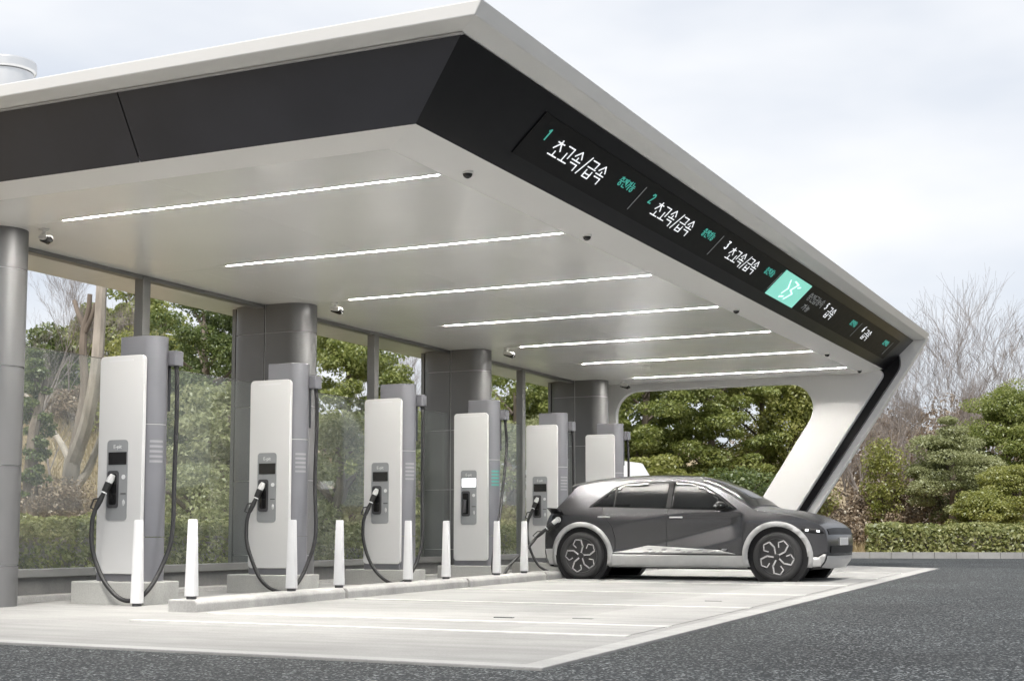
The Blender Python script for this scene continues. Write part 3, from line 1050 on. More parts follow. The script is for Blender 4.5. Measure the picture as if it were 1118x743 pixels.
cl = ["white and grey fast charger nearest the camera, beside the first bollard", "second white fast charger from the left, in front of an oval column", "third white fast charger from the left, in front of a mullion",
      "white fast charger with lit screen and green vents, its cable plugged into the car", "fifth white fast charger, partly hidden by the tail of the car", "farthest white fast charger, seen above the roof of the car"]
CHG = []
for i in range(6):
    rt = build_charger(i, cl[i])
    CHG.append(rt)
    if i != 3:
        pts = [Vector(p) - CH0 for p in CABLE]
        rnd = random.Random(40 + i)
        for k in range(3, len(pts) - 3):
            pts[k] += Vector((rnd.uniform(-.012, .012), rnd.uniform(-.01, .01), max(0, rnd.uniform(0, .03))))
        MB().tube(smooth_path(pts, 6), 0.023, 10).build("cable", M['rubber'], rt, True)
        gun(rt, pts[-1], (0.222, -0.028, 1.335))

# ------------------------------------------------------------------ bollards
BL = [(-9.625, 11.48, 0.862, "white bollard standing alone in front of the first charger"),
      (-8.56, 10.98, 0.75, "white bollard on the near end of the first kerb block"),
      (-8.67, 12.80, 0.75, "white bollard in front of the second charger"),
      (-8.66, 13.72, 0.75, "white bollard where the first and second kerb blocks meet"),
      (-8.80, 15.52, 0.75, "white bollard in front of the third charger"),
      (-8.80, 16.52, 0.75, "white bollard between the third and fourth chargers"),
      (-8.84, 18.10, 0.75, "white bollard in front of the charger with the lit screen"),
      (-8.86, 19.05, 0.75, "white bollard left of the fifth charger, behind the car's plug")]
for x, y, h, lb in BL:
    zb = G(y) + (0.125 if x > -9 else 0.012)
    e = empty("bollard", (x, y, zb), R(12), lb, "bollard", "white tapered bollards along the charger row")
    s = MB()
    prof = [(0.058, 0.03), (0.0575, 0.05), (0.0405, h - 0.012), (0.036, h)]
    n = 16
    vv = []
    for r_, z in prof:
        for k in range(n):
            a = 2 * math.pi * k / n
            c_, s_ = math.cos(a), math.sin(a)
            q = (abs(c_) ** 4 + abs(s_) ** 4) ** -0.25
            vv.append((r_ * q * c_, r_ * q * s_, z))
    ff = []
    for j in range(3):
        for k in range(n):
            ff.append((j * n + k, j * n + (k + 1) % n, (j + 1) * n + (k + 1) % n, (j + 1) * n + k))
    ff += [tuple(range(n - 1, -1, -1)), tuple(range(3 * n, 4 * n))]
    s.add(vv, ff)
    s.build("post", M['bollard'], e, True)
    MB().lathe([(0.048, -0.005), (0.048, 0.031)], 16).build("base_plate", M['ch_dark'], e, True)

# ------------------------------------------------------------------ parked car (local x forward from the rear axle, near side at -y)
CAR_O = (-8.375, 20.97, G(20.97))
car = empty("parked_car", CAR_O, 0, "matte grey electric hatchback with silver wheel arches, plugged in at its rear side", "car")
WB, WR = 3.0, 0.358


def interp(tab, t):
    if t <= tab[0][0]:
        return tab[0][1]
    for (a, va), (b, vb) in zip(tab, tab[1:]):
        if t <= b:
            u = (t - a) / (b - a)
            return va + (vb - va) * u
    return tab[-1][1]


def sm(tab, t, w):
    return sum(interp(tab, t + w * d) for d in (-1, -.6, -.3, 0, .3, .6, 1)) / 7


BASEZ = [(.15, .865), (.22, .90), (.38, .925), (.50, .930), (.72, .940), (.86, .942), (.95, .925), (1.02, .90), (1.08, .868), (1.25, .782), (1.45, .672), (1.60, .585)]


def ysurf(x, z):
    y = sm(BASEZ, z, .035)
    f = 1.0
    if x > 2.5:
        f -= .165 * ((x - 2.5) / 1.35) ** 2.6
    if x < .5:
        f -= .135 * ((.5 - x) / 1.25) ** 2.6
    # diagonal door crease: the triangle under the line is pressed inwards
    if .35 < x < 2.55 and .36 < z < .95:
        line = .40 + (x - .55) * .237
        d = line - z
        fade = min(1, max(0, (x - .35) / .35)) * min(1, max(0, (2.55 - x) / .22)) * min(1, max(0, (z - .36) / .08))
        if d > 0:
            y -= .074 * max(0, 1 - d / .24) * fade
        else:
            y -= .074 * max(0, 1 + d / .38) * fade
    return y * f


def side_panel(outline, off, name, m, sides=(-1, 1), step=.06, parent=None, thick=0, smooth=True):
    """A panel given as an (x, z) outline, laid on the body side."""
    objs = []
    for sgn in sides:
        bm = bmesh.new()
        vs_ = [bm.verts.new((x, 0, z)) for x, z in outline]
        bm.faces.new(vs_)
        x0, x1 = min(p[0] for p in outline), max(p[0] for p in outline)
        z0, z1 = min(p[1] for p in outline), max(p[1] for p in outline)
        k = math.ceil(x0 / step) * step
        while k < x1:
            bmesh.ops.bisect_plane(bm, geom=bm.verts[:] + bm.edges[:] + bm.faces[:], plane_co=(k + .0003, 0, 0), plane_no=(1, 0, 0), dist=1e-5)
            k += step
        k = math.ceil(z0 / step) * step
        while k < z1:
            bmesh.ops.bisect_plane(bm, geom=bm.verts[:] + bm.edges[:] + bm.faces[:], plane_co=(0, 0, k + .0003), plane_no=(0, 0, 1), dist=1e-5)
            k += step
        bmesh.ops.triangulate(bm, faces=[f for f in bm.faces if len(f.verts) > 4])
        for v in bm.verts:
            v.co.y = sgn * (ysurf(v.co.x, v.co.z) + off)
        bmesh.ops.recalc_face_normals(bm, faces=bm.faces)
        for f in bm.faces:
            f.normal_update()
        s = sum(f.normal.y * f.calc_area() for f in bm.faces)
        if s * sgn < 0:
            bmesh.ops.reverse_faces(bm, faces=bm.faces)
        me = bpy.data.meshes.new(name)
        bm.to_mesh(me)
        bm.free()
        me.materials.append(m)
        if smooth:
            for p in me.polygons:
                p.use_smooth = True
        o = bpy.data.objects.new(name, me)
        COL.objects.link(o)
        o.parent = parent or car
        if thick:
            md = o.modifiers.new("solid", 'SOLIDIFY')
            md.thickness = thick
            md.offset = -1
        objs.append(o)
    return objs


# silhouette of the body side (edge of the top ribbon), rear bottom -> over the roof -> front bottom
SIL = [(-.57, .215), (-.61, .30), (-.635, .45), (-.635, .62), (-.61, .80), (-.555, .96), (-.465, 1.055), (-.37, 1.155), (-.24, 1.30), (-.16, 1.395), (-.08, 1.425),
       (.2, 1.462), (.6, 1.487), (1.0, 1.497), (1.4, 1.490), (1.72, 1.458), (1.98, 1.385), (2.25, 1.262), (2.50, 1.125), (2.66, 1.035),
       (2.82, 1.000), (3.05, .972), (3.28, .922), (3.46, .865), (3.60, .805), (3.665, .745), (3.690, .67), (3.700, .56), (3.690, .42), (3.665, .31), (3.60, .225)]
SIL = [(p.x, p.z) for p in smooth_path([(x, 0, z) for x, z in SIL], 3)]


def arc(cx, r, a0, a1, n=18):
    return [(cx + r * math.cos(R(a0 + (a1 - a0) * k / n)), WR + r * math.sin(R(a0 + (a1 - a0) * k / n))) for k in range(n + 1)]


AR = 0.425
zb = .20
sa = math.degrees(math.asin((zb - WR) / AR))
outline = SIL + arc(WB, AR, sa, 180 - sa) + arc(0, AR, sa, 180 - sa)
side_panel(outline, 0, "body_side", M['carpaint'], step=.035)


def ribbon(i0, i1, s0, s1, name, m, off=0.0, ns=22, parent=None):
    """Patch of the surface that spans from side to side along the silhouette."""
    mbx = MB()
    pts = SIL[i0:i1 + 1]
    for j in range(len(pts)):
        x, z = pts[j]
        a = SIL[max(0, i0 + j - 1)]
        c = SIL[min(len(SIL) - 1, i0 + j + 1)]
        t = Vector((c[0] - a[0], c[1] - a[1])).normalized()
        nn = Vector((-t.y, t.x))        # outward from the outline
        # crown of the ribbon: more on the roof and at the nose
        cr = .075 if z > 1.1 else .055
        if x < -.5:
            cr = .095
        if x > 3.3:
            cr = .055 - .012 * min(1, (x - 3.3) / .3)
        yw = ysurf(x, z)
        for k in range(ns + 1):
            s = s0 + (s1 - s0) * k / ns
            s = math.copysign(abs(s) ** .8, s) if abs(s0) == 1 and abs(s1) == 1 else s
            h = cr * (1 - abs(s) ** 3.2) + off
            mbx.v.append((x + nn.x * h, s * yw, z + nn.y * h))
    for j in range(len(pts) - 1):
        for k in range(ns):
            a = j * (ns + 1) + k
            mbx.f.append((a, a + 1, a + ns + 2, a + ns + 1))
    o = mbx.build(name, m, parent or car, False)
    for p in o.data.polygons:
        p.use_smooth = True
    return o


def idx(x, z):
    return min(range(len(SIL)), key=lambda i: (SIL[i][0] - x) ** 2 + (SIL[i][1] - z) ** 2)


i_tail, i_roofr, i_roof, i_cowl, i_nose, i_end = idx(-.465, 1.055), idx(-.12, 1.41), idx(1.72, 1.458), idx(2.66, 1.035), idx(3.60, .805), len(SIL) - 1
ribbon(0, i_tail, -1, 1, "rear_body", M['carpaint'])
hatch = ribbon(i_tail, i_roofr, -1, 1, "tailgate", M['carpaint'])
ribbon(i_roofr, i_roof, -1, 1, "roof", M['carroof'])
ribbon(i_roof, i_cowl, -1, 1, "windscreen_frame", M['carroof'])
ribbon(i_cowl, i_nose, -1, 1, "bonnet", M['carpaint'])
ribbon(i_nose, i_end, -1, 1, "front_body", M['carpaint'])
ribbon(i_roof + 1, i_cowl - 1, -.90, .90, "windscreen", M['carglass'], .006)
ribbon(i_tail + 2, i_roofr - 2, -.86, .86, "rear_window", M['carglass'], .006, parent=hatch)
# roof glass and spoiler
ribbon(idx(.1, 1.45), idx(1.62, 1.47), -.72, .72, "roof_glass", M['carglass'], .005)
sp = MB()
ring0 = []
for k in range(15):
    s = -1 + 2 * k / 14
    y = s * .64
    b_ = .055 * (1 - abs(s) ** 3)
    sp.v += [(.02, y, 1.452 + b_ * 1.25), (-.16 - .06 * (1 - s * s), y, 1.428 + b_), (-.265 - .09 * (1 - s * s), y, 1.402 + b_), (-.26 - .09 * (1 - s * s), y, 1.380 + b_), (-.08, y, 1.36 + b_)]
for k in range(14):
    for j in range(5):
        a, a2 = k * 5 + j, k * 5 + (j + 1) % 5
        sp.f.append((a, a2, a2 + 5, a + 5))
sp.f += [(0, 1, 2, 3, 4), (74, 73, 72, 71, 70)]
sp.build("spoiler", M['carroof'], car, True)

# window band: black trim with three panes on each side
band = [(.10, 1.085), (.30, 1.245), (.475, 1.385), (.62, 1.435), (.95, 1.462), (1.38, 1.466), (1.68, 1.440), (1.90, 1.380), (2.12, 1.262), (2.42, 1.042), (2.36, 1.018), (1.4, 1.050), (.6, 1.074)]
trims = side_panel(band, .004, "window_trim", M['cartrim'], thick=.006)
panes = [[(.16, 1.096), (.33, 1.235), (.48, 1.355), (.50, 1.362), (.50, 1.088)],
         [(.525, 1.087), (.525, 1.370), (.64, 1.415), (.95, 1.440), (1.335, 1.444), (1.335, 1.062)],
         [(1.405, 1.060), (1.405, 1.444), (1.66, 1.420), (1.87, 1.362), (2.09, 1.242), (2.36, 1.040), (2.30, 1.032)]]
for si, sgn in enumerate((-1, 1)):
    for pn in panes:
        side_panel(pn, .009, "side_window", M['carglass'], (sgn,), thick=.004, parent=trims[si])

# silver lower cladding, arches, bumper corners
zb2 = .195
sill = [(.44, .385), (.44, zb2), (2.56, zb2), (2.56, .372)]
side_panel(sill, .012, "sill_cladding", M['cladding'], thick=.02)
side_panel([(.44, .400), (.44, .387), (2.56, .374), (2.56, .388)], .014, "sill_line", M['cartrim'], thick=.016)
for cx in (0, WB):
    a0 = math.degrees(math.asin((.21 - WR) / .50))
    a1 = math.degrees(math.asin((.21 - WR) / .428))
    ringp = arc(cx, .505, a0, 180 - a0, 26) + arc(cx, .428, 180 - a1, a1, 26)
    side_panel(ringp, .016, "wheel_arch", M['cladding'], thick=.03, step=.09)
side_panel([(-.48, .46), (-.43, .255), (-.49, .22), (-.56, .22), (-.60, .30), (-.625, .455)], .010, "rear_cladding", M['cladding'], thick=.02)
side_panel([(-.485, .475), (-.48, .462), (-.626, .457), (-.628, .47)], .012, "rear_line", M['cartrim'], thick=.016)
side_panel([(3.47, .355), (3.44, .215), (3.59, .225), (3.65, .30), (3.68, .40), (3.64, .40), (3.57, .355)], .012, "front_cladding", M['cladding'], thick=.02)
side_panel([(3.50, .375), (3.47, .36), (3.57, .36), (3.64, .405), (3.68, .41), (3.68, .425), (3.63, .42), (3.565, .375)], .014, "front_line", M['cartrim'], thick=.016)
ribbon(0, idx(-.635, .45), -1, 1, "rear_bumper", M['cladding'], .010)
ribbon(idx(3.690, .42) + 1, i_end, -1, 1, "front_skid", M['cladding'], .010)
ribbon(idx(3.695, .50), idx(3.690, .42), -.86, .86, "lower_grille", M['cartrim'], .012)
# mosaic film on the doors: pale tiles along the sill
tri = [(.50, .404), (1.04, .512), (2.14, .452), (2.40, .393)]
film = side_panel(tri, .013, "door_film", M['cladding'], thick=.009, step=.035)
rn = random.Random(3)
for si, sgn in enumerate((-1, 1)):
    for r_ in range(2):
        for k in range(11):
            x0_ = .98 + k * .115 + r_ * .05
            zt = .425 + r_ * .032
            if rn.random() < .6:
                side_panel([(x0_, zt - .013), (x0_ + .075, zt - .013), (x0_ + .10, zt + .013), (x0_ + .025, zt + .013)], .0160, "film_tile", M['film_grey'], (sgn,), parent=film[si], thick=.002)
# doors: shut lines, handles
for pts in ([(1.365, 1.055), (1.345, .80), (1.335, .40)], [(2.475, 1.0), (2.50, .82), (2.50, .40)], [(.33, 1.08), (.335, .98), (.50, .80), (.545, .62), (.53, .40)]):
    o_ = []
    for (x, z) in pts:
        o_.append((x - .004, z))
    o_ += [(x + .004, z) for x, z in reversed(pts)]
    side_panel(o_, .0016, "shut_line", M['cartrim'], thick=.002)
for x0_, x1_, z_ in ((.27, .47, .932), (1.40, 1.60, .925)):
    side_panel(rrect(x0_, x1_, z_ - .011, z_ + .011, .009, 3), .006, "door_handle", M['cladding'], thick=.008)
# head lamps
hl = side_panel([(3.34, .725), (3.37, .775), (3.54, .762), (3.63, .738), (3.66, .685), (3.50, .692)], .006, "headlight", M['cartrim'], thick=.01)
for si, sgn in enumerate((-1, 1)):
    side_panel([(3.40, .724), (3.41, .752), (3.45, .748), (3.445, .718)], .011, "lamp_lens", M['lamp'], (sgn,), parent=hl[si], thick=.004)
    side_panel([(3.555, .712), (3.56, .738), (3.60, .730), (3.60, .705)], .011, "lamp_lens", M['lamp'], (sgn,), parent=hl[si], thick=.004)
ribbon(idx(3.670, .735), idx(3.692, .655), -.9, .9, "front_light_bar", M['cartrim'], .008)
# number plate and emblem at the nose
MB().box(3.744, 3.756, -.26, .26, .52, .63).build("number_plate", M['ch_white'], car, bevel=.006)
# tail light strips
ribbon(idx(-.59, .86), idx(-.57, .92), -.92, .92, "tail_light", M['cartrim'], .008)
# open charge flap and plug on the near rear corner
yp = ysurf(-.38, .91)
MB().prism(rrect(-.49, -.32, .83, .97, .03, 4), 'y', -yp - .012, -yp + .02).build("charge_port", M['cartrim'], car)
fl = MB().add([(-.515, -yp + .01, .985), (-.305, -yp + .01, .975), (-.30, -yp - .16, 1.055), (-.51, -yp - .16, 1.065), (-.515, -yp + .01, .998), (-.305, -yp + .01, .988), (-.30, -yp - .16, 1.068), (-.51, -yp - .16, 1.078)],
              [(0, 3, 2, 1), (4, 5, 6, 7), (0, 1, 5, 4), (1, 2, 6, 5), (2, 3, 7, 6), (3, 0, 4, 7)])
fl.build("charge_flap", M['carpaint'], car, bevel=.004)
MB().lathe([(.045, 0), (.045, -.03), (.036, -.034)], 18, 'y', (-.39, -yp - .012, .895)).build("port_socket", M['ch_white'], car, True)
# mirrors
for sgn in (-1, 1):
    mi = MB()
    c0 = Vector((2.20, sgn * (ysurf(2.2, 1.06) + .12), 1.085))
    prof = [(-.02, .30), (.0, .85), (.05, 1.0), (.10, .8), (.14, .3)]
    n = 14
    vv = []
    for dx, sc in prof:
        for k in range(n):
            a = 2 * math.pi * k / n
            vv.append((c0.x + dx - .05, c0.y + sc * .105 * math.cos(a), c0.z + sc * .062 * math.sin(a)))
    ff = []
    for j in range(len(prof) - 1):
        for k in range(n):
            ff.append((j * n + k, j * n + (k + 1) % n, (j + 1) * n + (k + 1) % n, (j + 1) * n + k))
    ff += [tuple(range(n)), tuple(range(len(prof) * n - 1, (len(prof) - 1) * n - 1, -1))]
    mi.add(vv, ff)
    mo = mi.build("mirror", M['cartrim'], car, True)
    MB().tube([(2.27, sgn * (ysurf(2.27, 1.04) - .01), 1.035), (2.22, sgn * (ysurf(2.2, 1.06) + .08), 1.06)], [.028, .02], 8).build("mirror_stalk", M['cartrim'], mo, True)
    side_panel([(2.12, 1.075), (2.14, 1.105), (2.26, 1.10), (2.27, 1.08)], .228 - .0, "mirror_cap", M['carpaint'], (sgn,), parent=mo, thick=.004)
# dark floor and inner shell so nothing shows through
MB().box(-.45, 3.45, -.70, .70, .17, .42).build("underbody", M['cartrim'], car, bevel=.03)
MB().box(.50, 2.5, -.60, .60, .42, 1.0).build("cabin_floor", M['cartrim'], car)
for cx in (0, WB):
    for sgn in (-1, 1):
        MB().lathe([(.44, 0), (.44, .20)], 28, 'y', (cx, sgn * .88 - (.20 if sgn > 0 else 0), WR)).build("wheel_well", M['cartrim'], car, True)


# wheels: tyre, black disc, pinwheel spokes
def build_wheel(cx, sgn):
    w = MB()
    tw = .245
    y0 = sgn * .925
    prof = [(.250, 0), (.272, -.012), (.305, -.014), (.335, -.004), (.352, .020), (.358, .055), (.358, tw - .055), (.352, tw - .02), (.335, tw), (.262, tw)]
    prof = [(r_, h * (1 if sgn < 0 else -1)) for r_, h in prof]
    o = w.lathe(prof, 48, 'y', (0, y0 - (0 if sgn < 0 else 0), 0)).build("wheel", M['tyre'], car, True)
    o.location = (cx, 0, WR)
    yf = y0 + (-.004) * (-sgn)
    dirn = -1 if sgn < 0 else 1     # outward
    MB().lathe([(.264, y0 - dirn * .02), (.264, y0 + dirn * .006), (.256, y0 + dirn * .009), (.248, y0 - dirn * .004)], 48, 'y').build("rim", M['rimdark'], o, True)
    sp_ = MB()
    for k in range(5):
        a0 = 72 * k + (14 if cx == 0 else 40)
        def pt(r_, a, yo):
            return (r_ * math.cos(R(a0 + a)), y0 + dirn * yo, r_ * math.sin(R(a0 + a)))
        pet = [(.035, 2), (.140, -9), (.232, 4), (.252, 25), (.205, 42), (.14, 37)]
        for (r1, a1), (r2, a2) in zip(pet, pet[1:]):
            p1, p2 = Vector(pt(r1, a1, .012)), Vector(pt(r2, a2, .012))
            d = (p2 - p1).normalized()
            nn = d.cross(Vector((0, 1, 0))) * (.012 if r1 < .2 else .009)
            q = [p1 - d * .004 + nn, p2 + d * .004 + nn, p2 + d * .004 - nn, p1 - d * .004 - nn]
            dn = Vector((0, -dirn * .018, 0))
            sp_.add([tuple(v) for v in q] + [tuple(v + dn) for v in q], [(0, 1, 2, 3), (7, 6, 5, 4), (0, 4, 5, 1), (1, 5, 6, 2), (2, 6, 7, 3), (3, 7, 4, 0)])
    sp_.build("spokes", M['rimsilver'], o)
    dk = MB()
    for k in range(5):
        a0 = 72 * k + (14 if cx == 0 else 40)
        poly = [(.03, -20), (.225, 6), (.244, 28), (.19, 42), (.03, 40)]
        pp = [Vector((r_ * math.cos(R(a0 + a)), y0 + dirn * .004, r_ * math.sin(R(a0 + a)))) for r_, a in poly]
        dn = Vector((0, -dirn * .012, 0))
        n = len(pp)
        dk.add([tuple(v) for v in pp] + [tuple(v + dn) for v in pp], [tuple(range(n)), tuple(range(2 * n - 1, n - 1, -1))] + [(i, i + n, (i + 1) % n + n, (i + 1) % n) for i in range(n)])
    dk.build("rim_blades", M['rimdark'], o)
    MB().lathe([(.045, y0 - dirn * .01), (.045, y0 + dirn * .014), (.038, y0 + dirn * .018)], 20, 'y').build("hub_cap", M['rimdark'], o, True)
    return o


for cx in (0, WB):
    for sgn in (-1, 1):
        build_wheel(cx, sgn)

# cable of the fourth charger, lying on the kerb and plugged into the car
c4 = CHG[3]
o4 = Vector(c4.location)
plug = Vector((CAR_O[0] - .39, CAR_O[1] - yp - .05, CAR_O[2] + .895))
rel = [Vector(p) - CH0 for p in CABLE[:4]]
land = Vector((-9.28, 19.0, G(19) + .04)) - o4
pl_ = plug - o4
gb = pl_ + Vector((-.30, -.12, -.27))
pts = rel[:3] + [rel[2].lerp(land, .45) + Vector((-.05, .02, -.12)), land + Vector((-.05, -.04, .22)), land, land + Vector((.06, .06, .02)), land.lerp(gb, .35) + Vector((-.0, 0, .0)), gb.lerp(land, .22) + Vector((0.02, 0, 0)), gb]
MB().tube(smooth_path(pts, 6), 0.023, 10).build("cable", M['rubber'], c4, True)
gun(c4, gb, pl_ + Vector((0, -.01, 0)))
# empty grip shape of the second outlet left in the holster
MB().tube([(0.20, -0.03, 1.06), (0.205, -0.045, 1.16), (0.215, -0.04, 1.26)], [0.03, 0.036, 0.026], 10).build("holster_hook", M['ch_dark'], c4, True)

# ------------------------------------------------------------------ white van beyond the end wall
van = empty("white_van", (-13.1, 31.9, G(31.9)), 0, "white van parked beyond the end wall, showing between charger and car roof", "van")
vprof = fillet([(-2.4, .35), (-2.4, 2.31), (1.05, 2.33), (1.62, 1.40), (2.2, 1.15), (2.3, .35)], [.08, .1, .10, .2, .25, .08], 6)
MB().prism(vprof, 'y', -.85, .85).build("body", M['vanwhite'], van, True, bevel=.06)
MB().prism(fillet([(0.35, 1.40), (0.35, 2.17), (0.95, 2.17), (1.32, 1.45)], [.05] * 4, 4), 'y', -.862, -.852).build("door_window", M['carglass'], van)
MB().prism(fillet([(-1.2, 1.40), (-1.2, 2.17), (0.22, 2.17), (0.22, 1.40)], [.05] * 4, 4), 'y', -.862, -.852).build("side_window", M['carglass'], van)
for cx in (-1.5, 1.5):
    for y in (-.87, .67):
        w = MB().lathe([(.20, 0), (.30, 0), (.32, .03), (.32, .17), (.30, .2)], 24, 'y', (cx, y, .32)).build("wheel", M['tyre'], van, True)
        MB().lathe([(.19, -.006), (.17, .01)], 20, 'y', (cx, y, .32)).build("rim", M['column_light'], w, True)

# ------------------------------------------------------------------ vegetation
def RX(px, Y):
    """World x of a thing seen in picture column px and standing at depth Y."""
    return Y * math.tan(math.atan((px - 559) / 1563.8) - 0.4438)


def bulk_quads(name, V, m, parent=None):
    """V: (n,4,3) array of quads."""
    n = V.shape[0]
    me = bpy.data.meshes.new(name)
    me.vertices.add(n * 4)
    me.vertices.foreach_set('co', V.astype(np.float32).ravel())
    me.loops.add(n * 4)
    me.loops.foreach_set('vertex_index', np.arange(n * 4, dtype=np.int32))
    me.polygons.add(n)
    me.polygons.foreach_set('loop_start', np.arange(0, n * 4, 4, dtype=np.int32))
    me.update(calc_edges=True)
    me.materials.append(m)
    o = bpy.data.objects.new(name, me)
    COL.objects.link(o)
    o.parent = parent
    return o


def leaf_quads(rng, P, size, nrm=None, upb=0.6, aspect=0.55):
    n = len(P)
    N = rng.normal(size=(n, 3))
    if nrm is not None:
        N = N * 0.75 + nrm
    N[:, 2] += upb
    N /= np.linalg.norm(N, axis=1, keepdims=True)
    A = rng.normal(size=(n, 3))
    A -= N * (A * N).sum(1, keepdims=True)
    A /= np.linalg.norm(A, axis=1, keepdims=True)
    B = np.cross(N, A)
    L = size * rng.uniform(0.6, 1.3, size=(n, 1))
    W = L * aspect
    droop = np.zeros((n, 3))
    droop[:, 2] = -L[:, 0] * 0.15
    return np.stack([P - A * L / 2 + droop, P + B * W / 2, P + A * L / 2 + droop, P - B * W / 2], 1)


def crown_points(rng, n, rx, rz, nclump, csize, flat=0.6, lo=-0.75, cone=0.0):
    C, CR = [], []
    while len(C) < nclump:
        d = rng.normal(size=3)
        d /= np.linalg.norm(d)
        if d[2] < lo:
            continue
        f = rng.uniform(0.35, 1.0) ** 0.5
        c = d * f
        if cone:
            wdt = 1 - cone * (c[2] + 1) / 2
            c[0] *= wdt
            c[1] *= wdt
        c *= np.array([rx, rx, rz]) * rng.uniform(0.85, 1.08)
        C.append(c)
        CR.append(csize * rng.uniform(0.6, 1.35))
    C = np.array(C)
    CR = np.array(CR)
    k = rng.integers(0, nclump, n)
    d = rng.normal(size=(n, 3))
    d /= np.linalg.norm(d, axis=1, keepdims=True)
    rr = rng.uniform(0.25, 1, size=(n, 1)) ** 0.45
    off = d * rr * CR[k][:, None]
    off[:, 2] *= flat
    P = C[k] + off
    return P, d, C


def limbs(rng, base, targets, r0, sides=6):
    mbx = MB()
    for t in targets:
        b = Vector(base)
        t = Vector(t)
        mid = b.lerp(t, 0.5) + Vector(rng.normal(size=3) * 0.12) + Vector((0, 0, 0.15 * (t - b).length * 0.3))
        mbx.tube([b, b.lerp(mid, .6), mid, t], [r0, r0 * .7, r0 * .5, r0 * .15], sides, False)
    return mbx


def leafy_tree(name, seed, X, Y, h, rx, rz, nl, leaf, m, label, cat="tree", group=None, nclump=70, csize=0.5, cone=0.0, bark='bark', flat=0.6, upb=0.6, trunk_r=0.14, zc=None, lo=-0.75):
    rng = np.random.default_rng(seed)
    gz_ = ground_z(X, Y)
    root = empty(name, (X, Y, gz_), 0, label, cat, group)
    zc = h - rz if zc is None else zc
    P, d, C = crown_points(rng, nl, rx, rz, nclump, csize, flat, lo, cone)
    P = P + np.array([0, 0, zc])
    keep = P[:, 2] > 0.02
    P, d = P[keep], d[keep]
    bulk_quads("crown", leaf_quads(rng, P, leaf, d * 0.6, upb), m, root)
    t = MB()
    top = max(0.5, zc + rz * 0.55)
    sway = rng.normal(size=(4, 2)) * 0.10
    t.tube([(0, 0, -0.15), (sway[0, 0], sway[0, 1], top * .3), (sway[1, 0], sway[1, 1], top * .65), (sway[2, 0], sway[2, 1], top)], [trunk_r * 1.25, trunk_r, trunk_r * .75, trunk_r * .3], 9)
    sel = C[rng.permutation(len(C))[:14]]
    lm = limbs(rng, (0, 0, 0), [], .05)
    for c in sel:
        zz = max(0.2, zc + c[2] - abs(c[0]) * .6 - .3)
        b = Vector((0, 0, min(zz, top * .95)))
        e = Vector((c[0], c[1], c[2] + zc))
        t.tube([b, b.lerp(e, .5) + Vector((0, 0, .08)), e], [trunk_r * .38, trunk_r * .22, trunk_r * .07], 5, False)
    t.build("trunk", M[bark], root, True)
    return root


def bare_mesh(seed, h, spread=0.42, levels=5, trunk_r=0.09, nb=3, upright=0.35, name="branches", sides=(7, 5, 4, 3, 3, 3)):
    rnd = random.Random(seed)
    mbx = MB()
    trunk = MB()

    def grow(p, d, L, r, lev):
        n = 4 if lev < 2 else 3
        pts, rad = [p.copy()], [r]
        q = p.copy()
        dd = d.copy()
        for k in range(n):
            dd = (dd + Vector((rnd.gauss(0, .11), rnd.gauss(0, .11), rnd.gauss(.03, .07)))).normalized()
            q = q + dd * (L / n)
            pts.append(q.copy())
            rad.append(max(.0035, r * (1 - .62 * (k + 1) / n)))
        (trunk if lev == 0 else mbx).tube(pts, rad, sides[lev], False)
        if lev >= levels - 1:
            return
        cnt = nb + (2 if lev == 0 else 0) + (1 if lev >= 2 else 0)
        for k in range(cnt):
            t = .35 + .65 * (k + rnd.random()) / cnt
            i = min(n - 1, int(t * n))
            f = t * n - i
            bp = pts[i].lerp(pts[i + 1], f)
            a = rnd.uniform(0, 2 * math.pi)
            o = dd.orthogonal().normalized()
            o = (Matrix.Rotation(a, 3, dd) @ o)
            nd = (dd + o * rnd.uniform(spread * .7, spread * 1.7) + Vector((0, 0, upright * .5))).normalized()
            grow(bp, nd, L * rnd.uniform(.5, .78), max(.0035, rad[i] * rnd.uniform(.45, .68)), lev + 1)
    grow(Vector((0, 0, -.1)), Vector((0, 0, 1)), h * .45, trunk_r, 0)
    # scale so that the tips reach h
    zt = max(v[2] for v in mbx.v)
    s = h / zt
    for b in (mbx, trunk):
        b.v = [(x * s, y * s, z * s) for x, y, z in b.v]
    return trunk, mbx


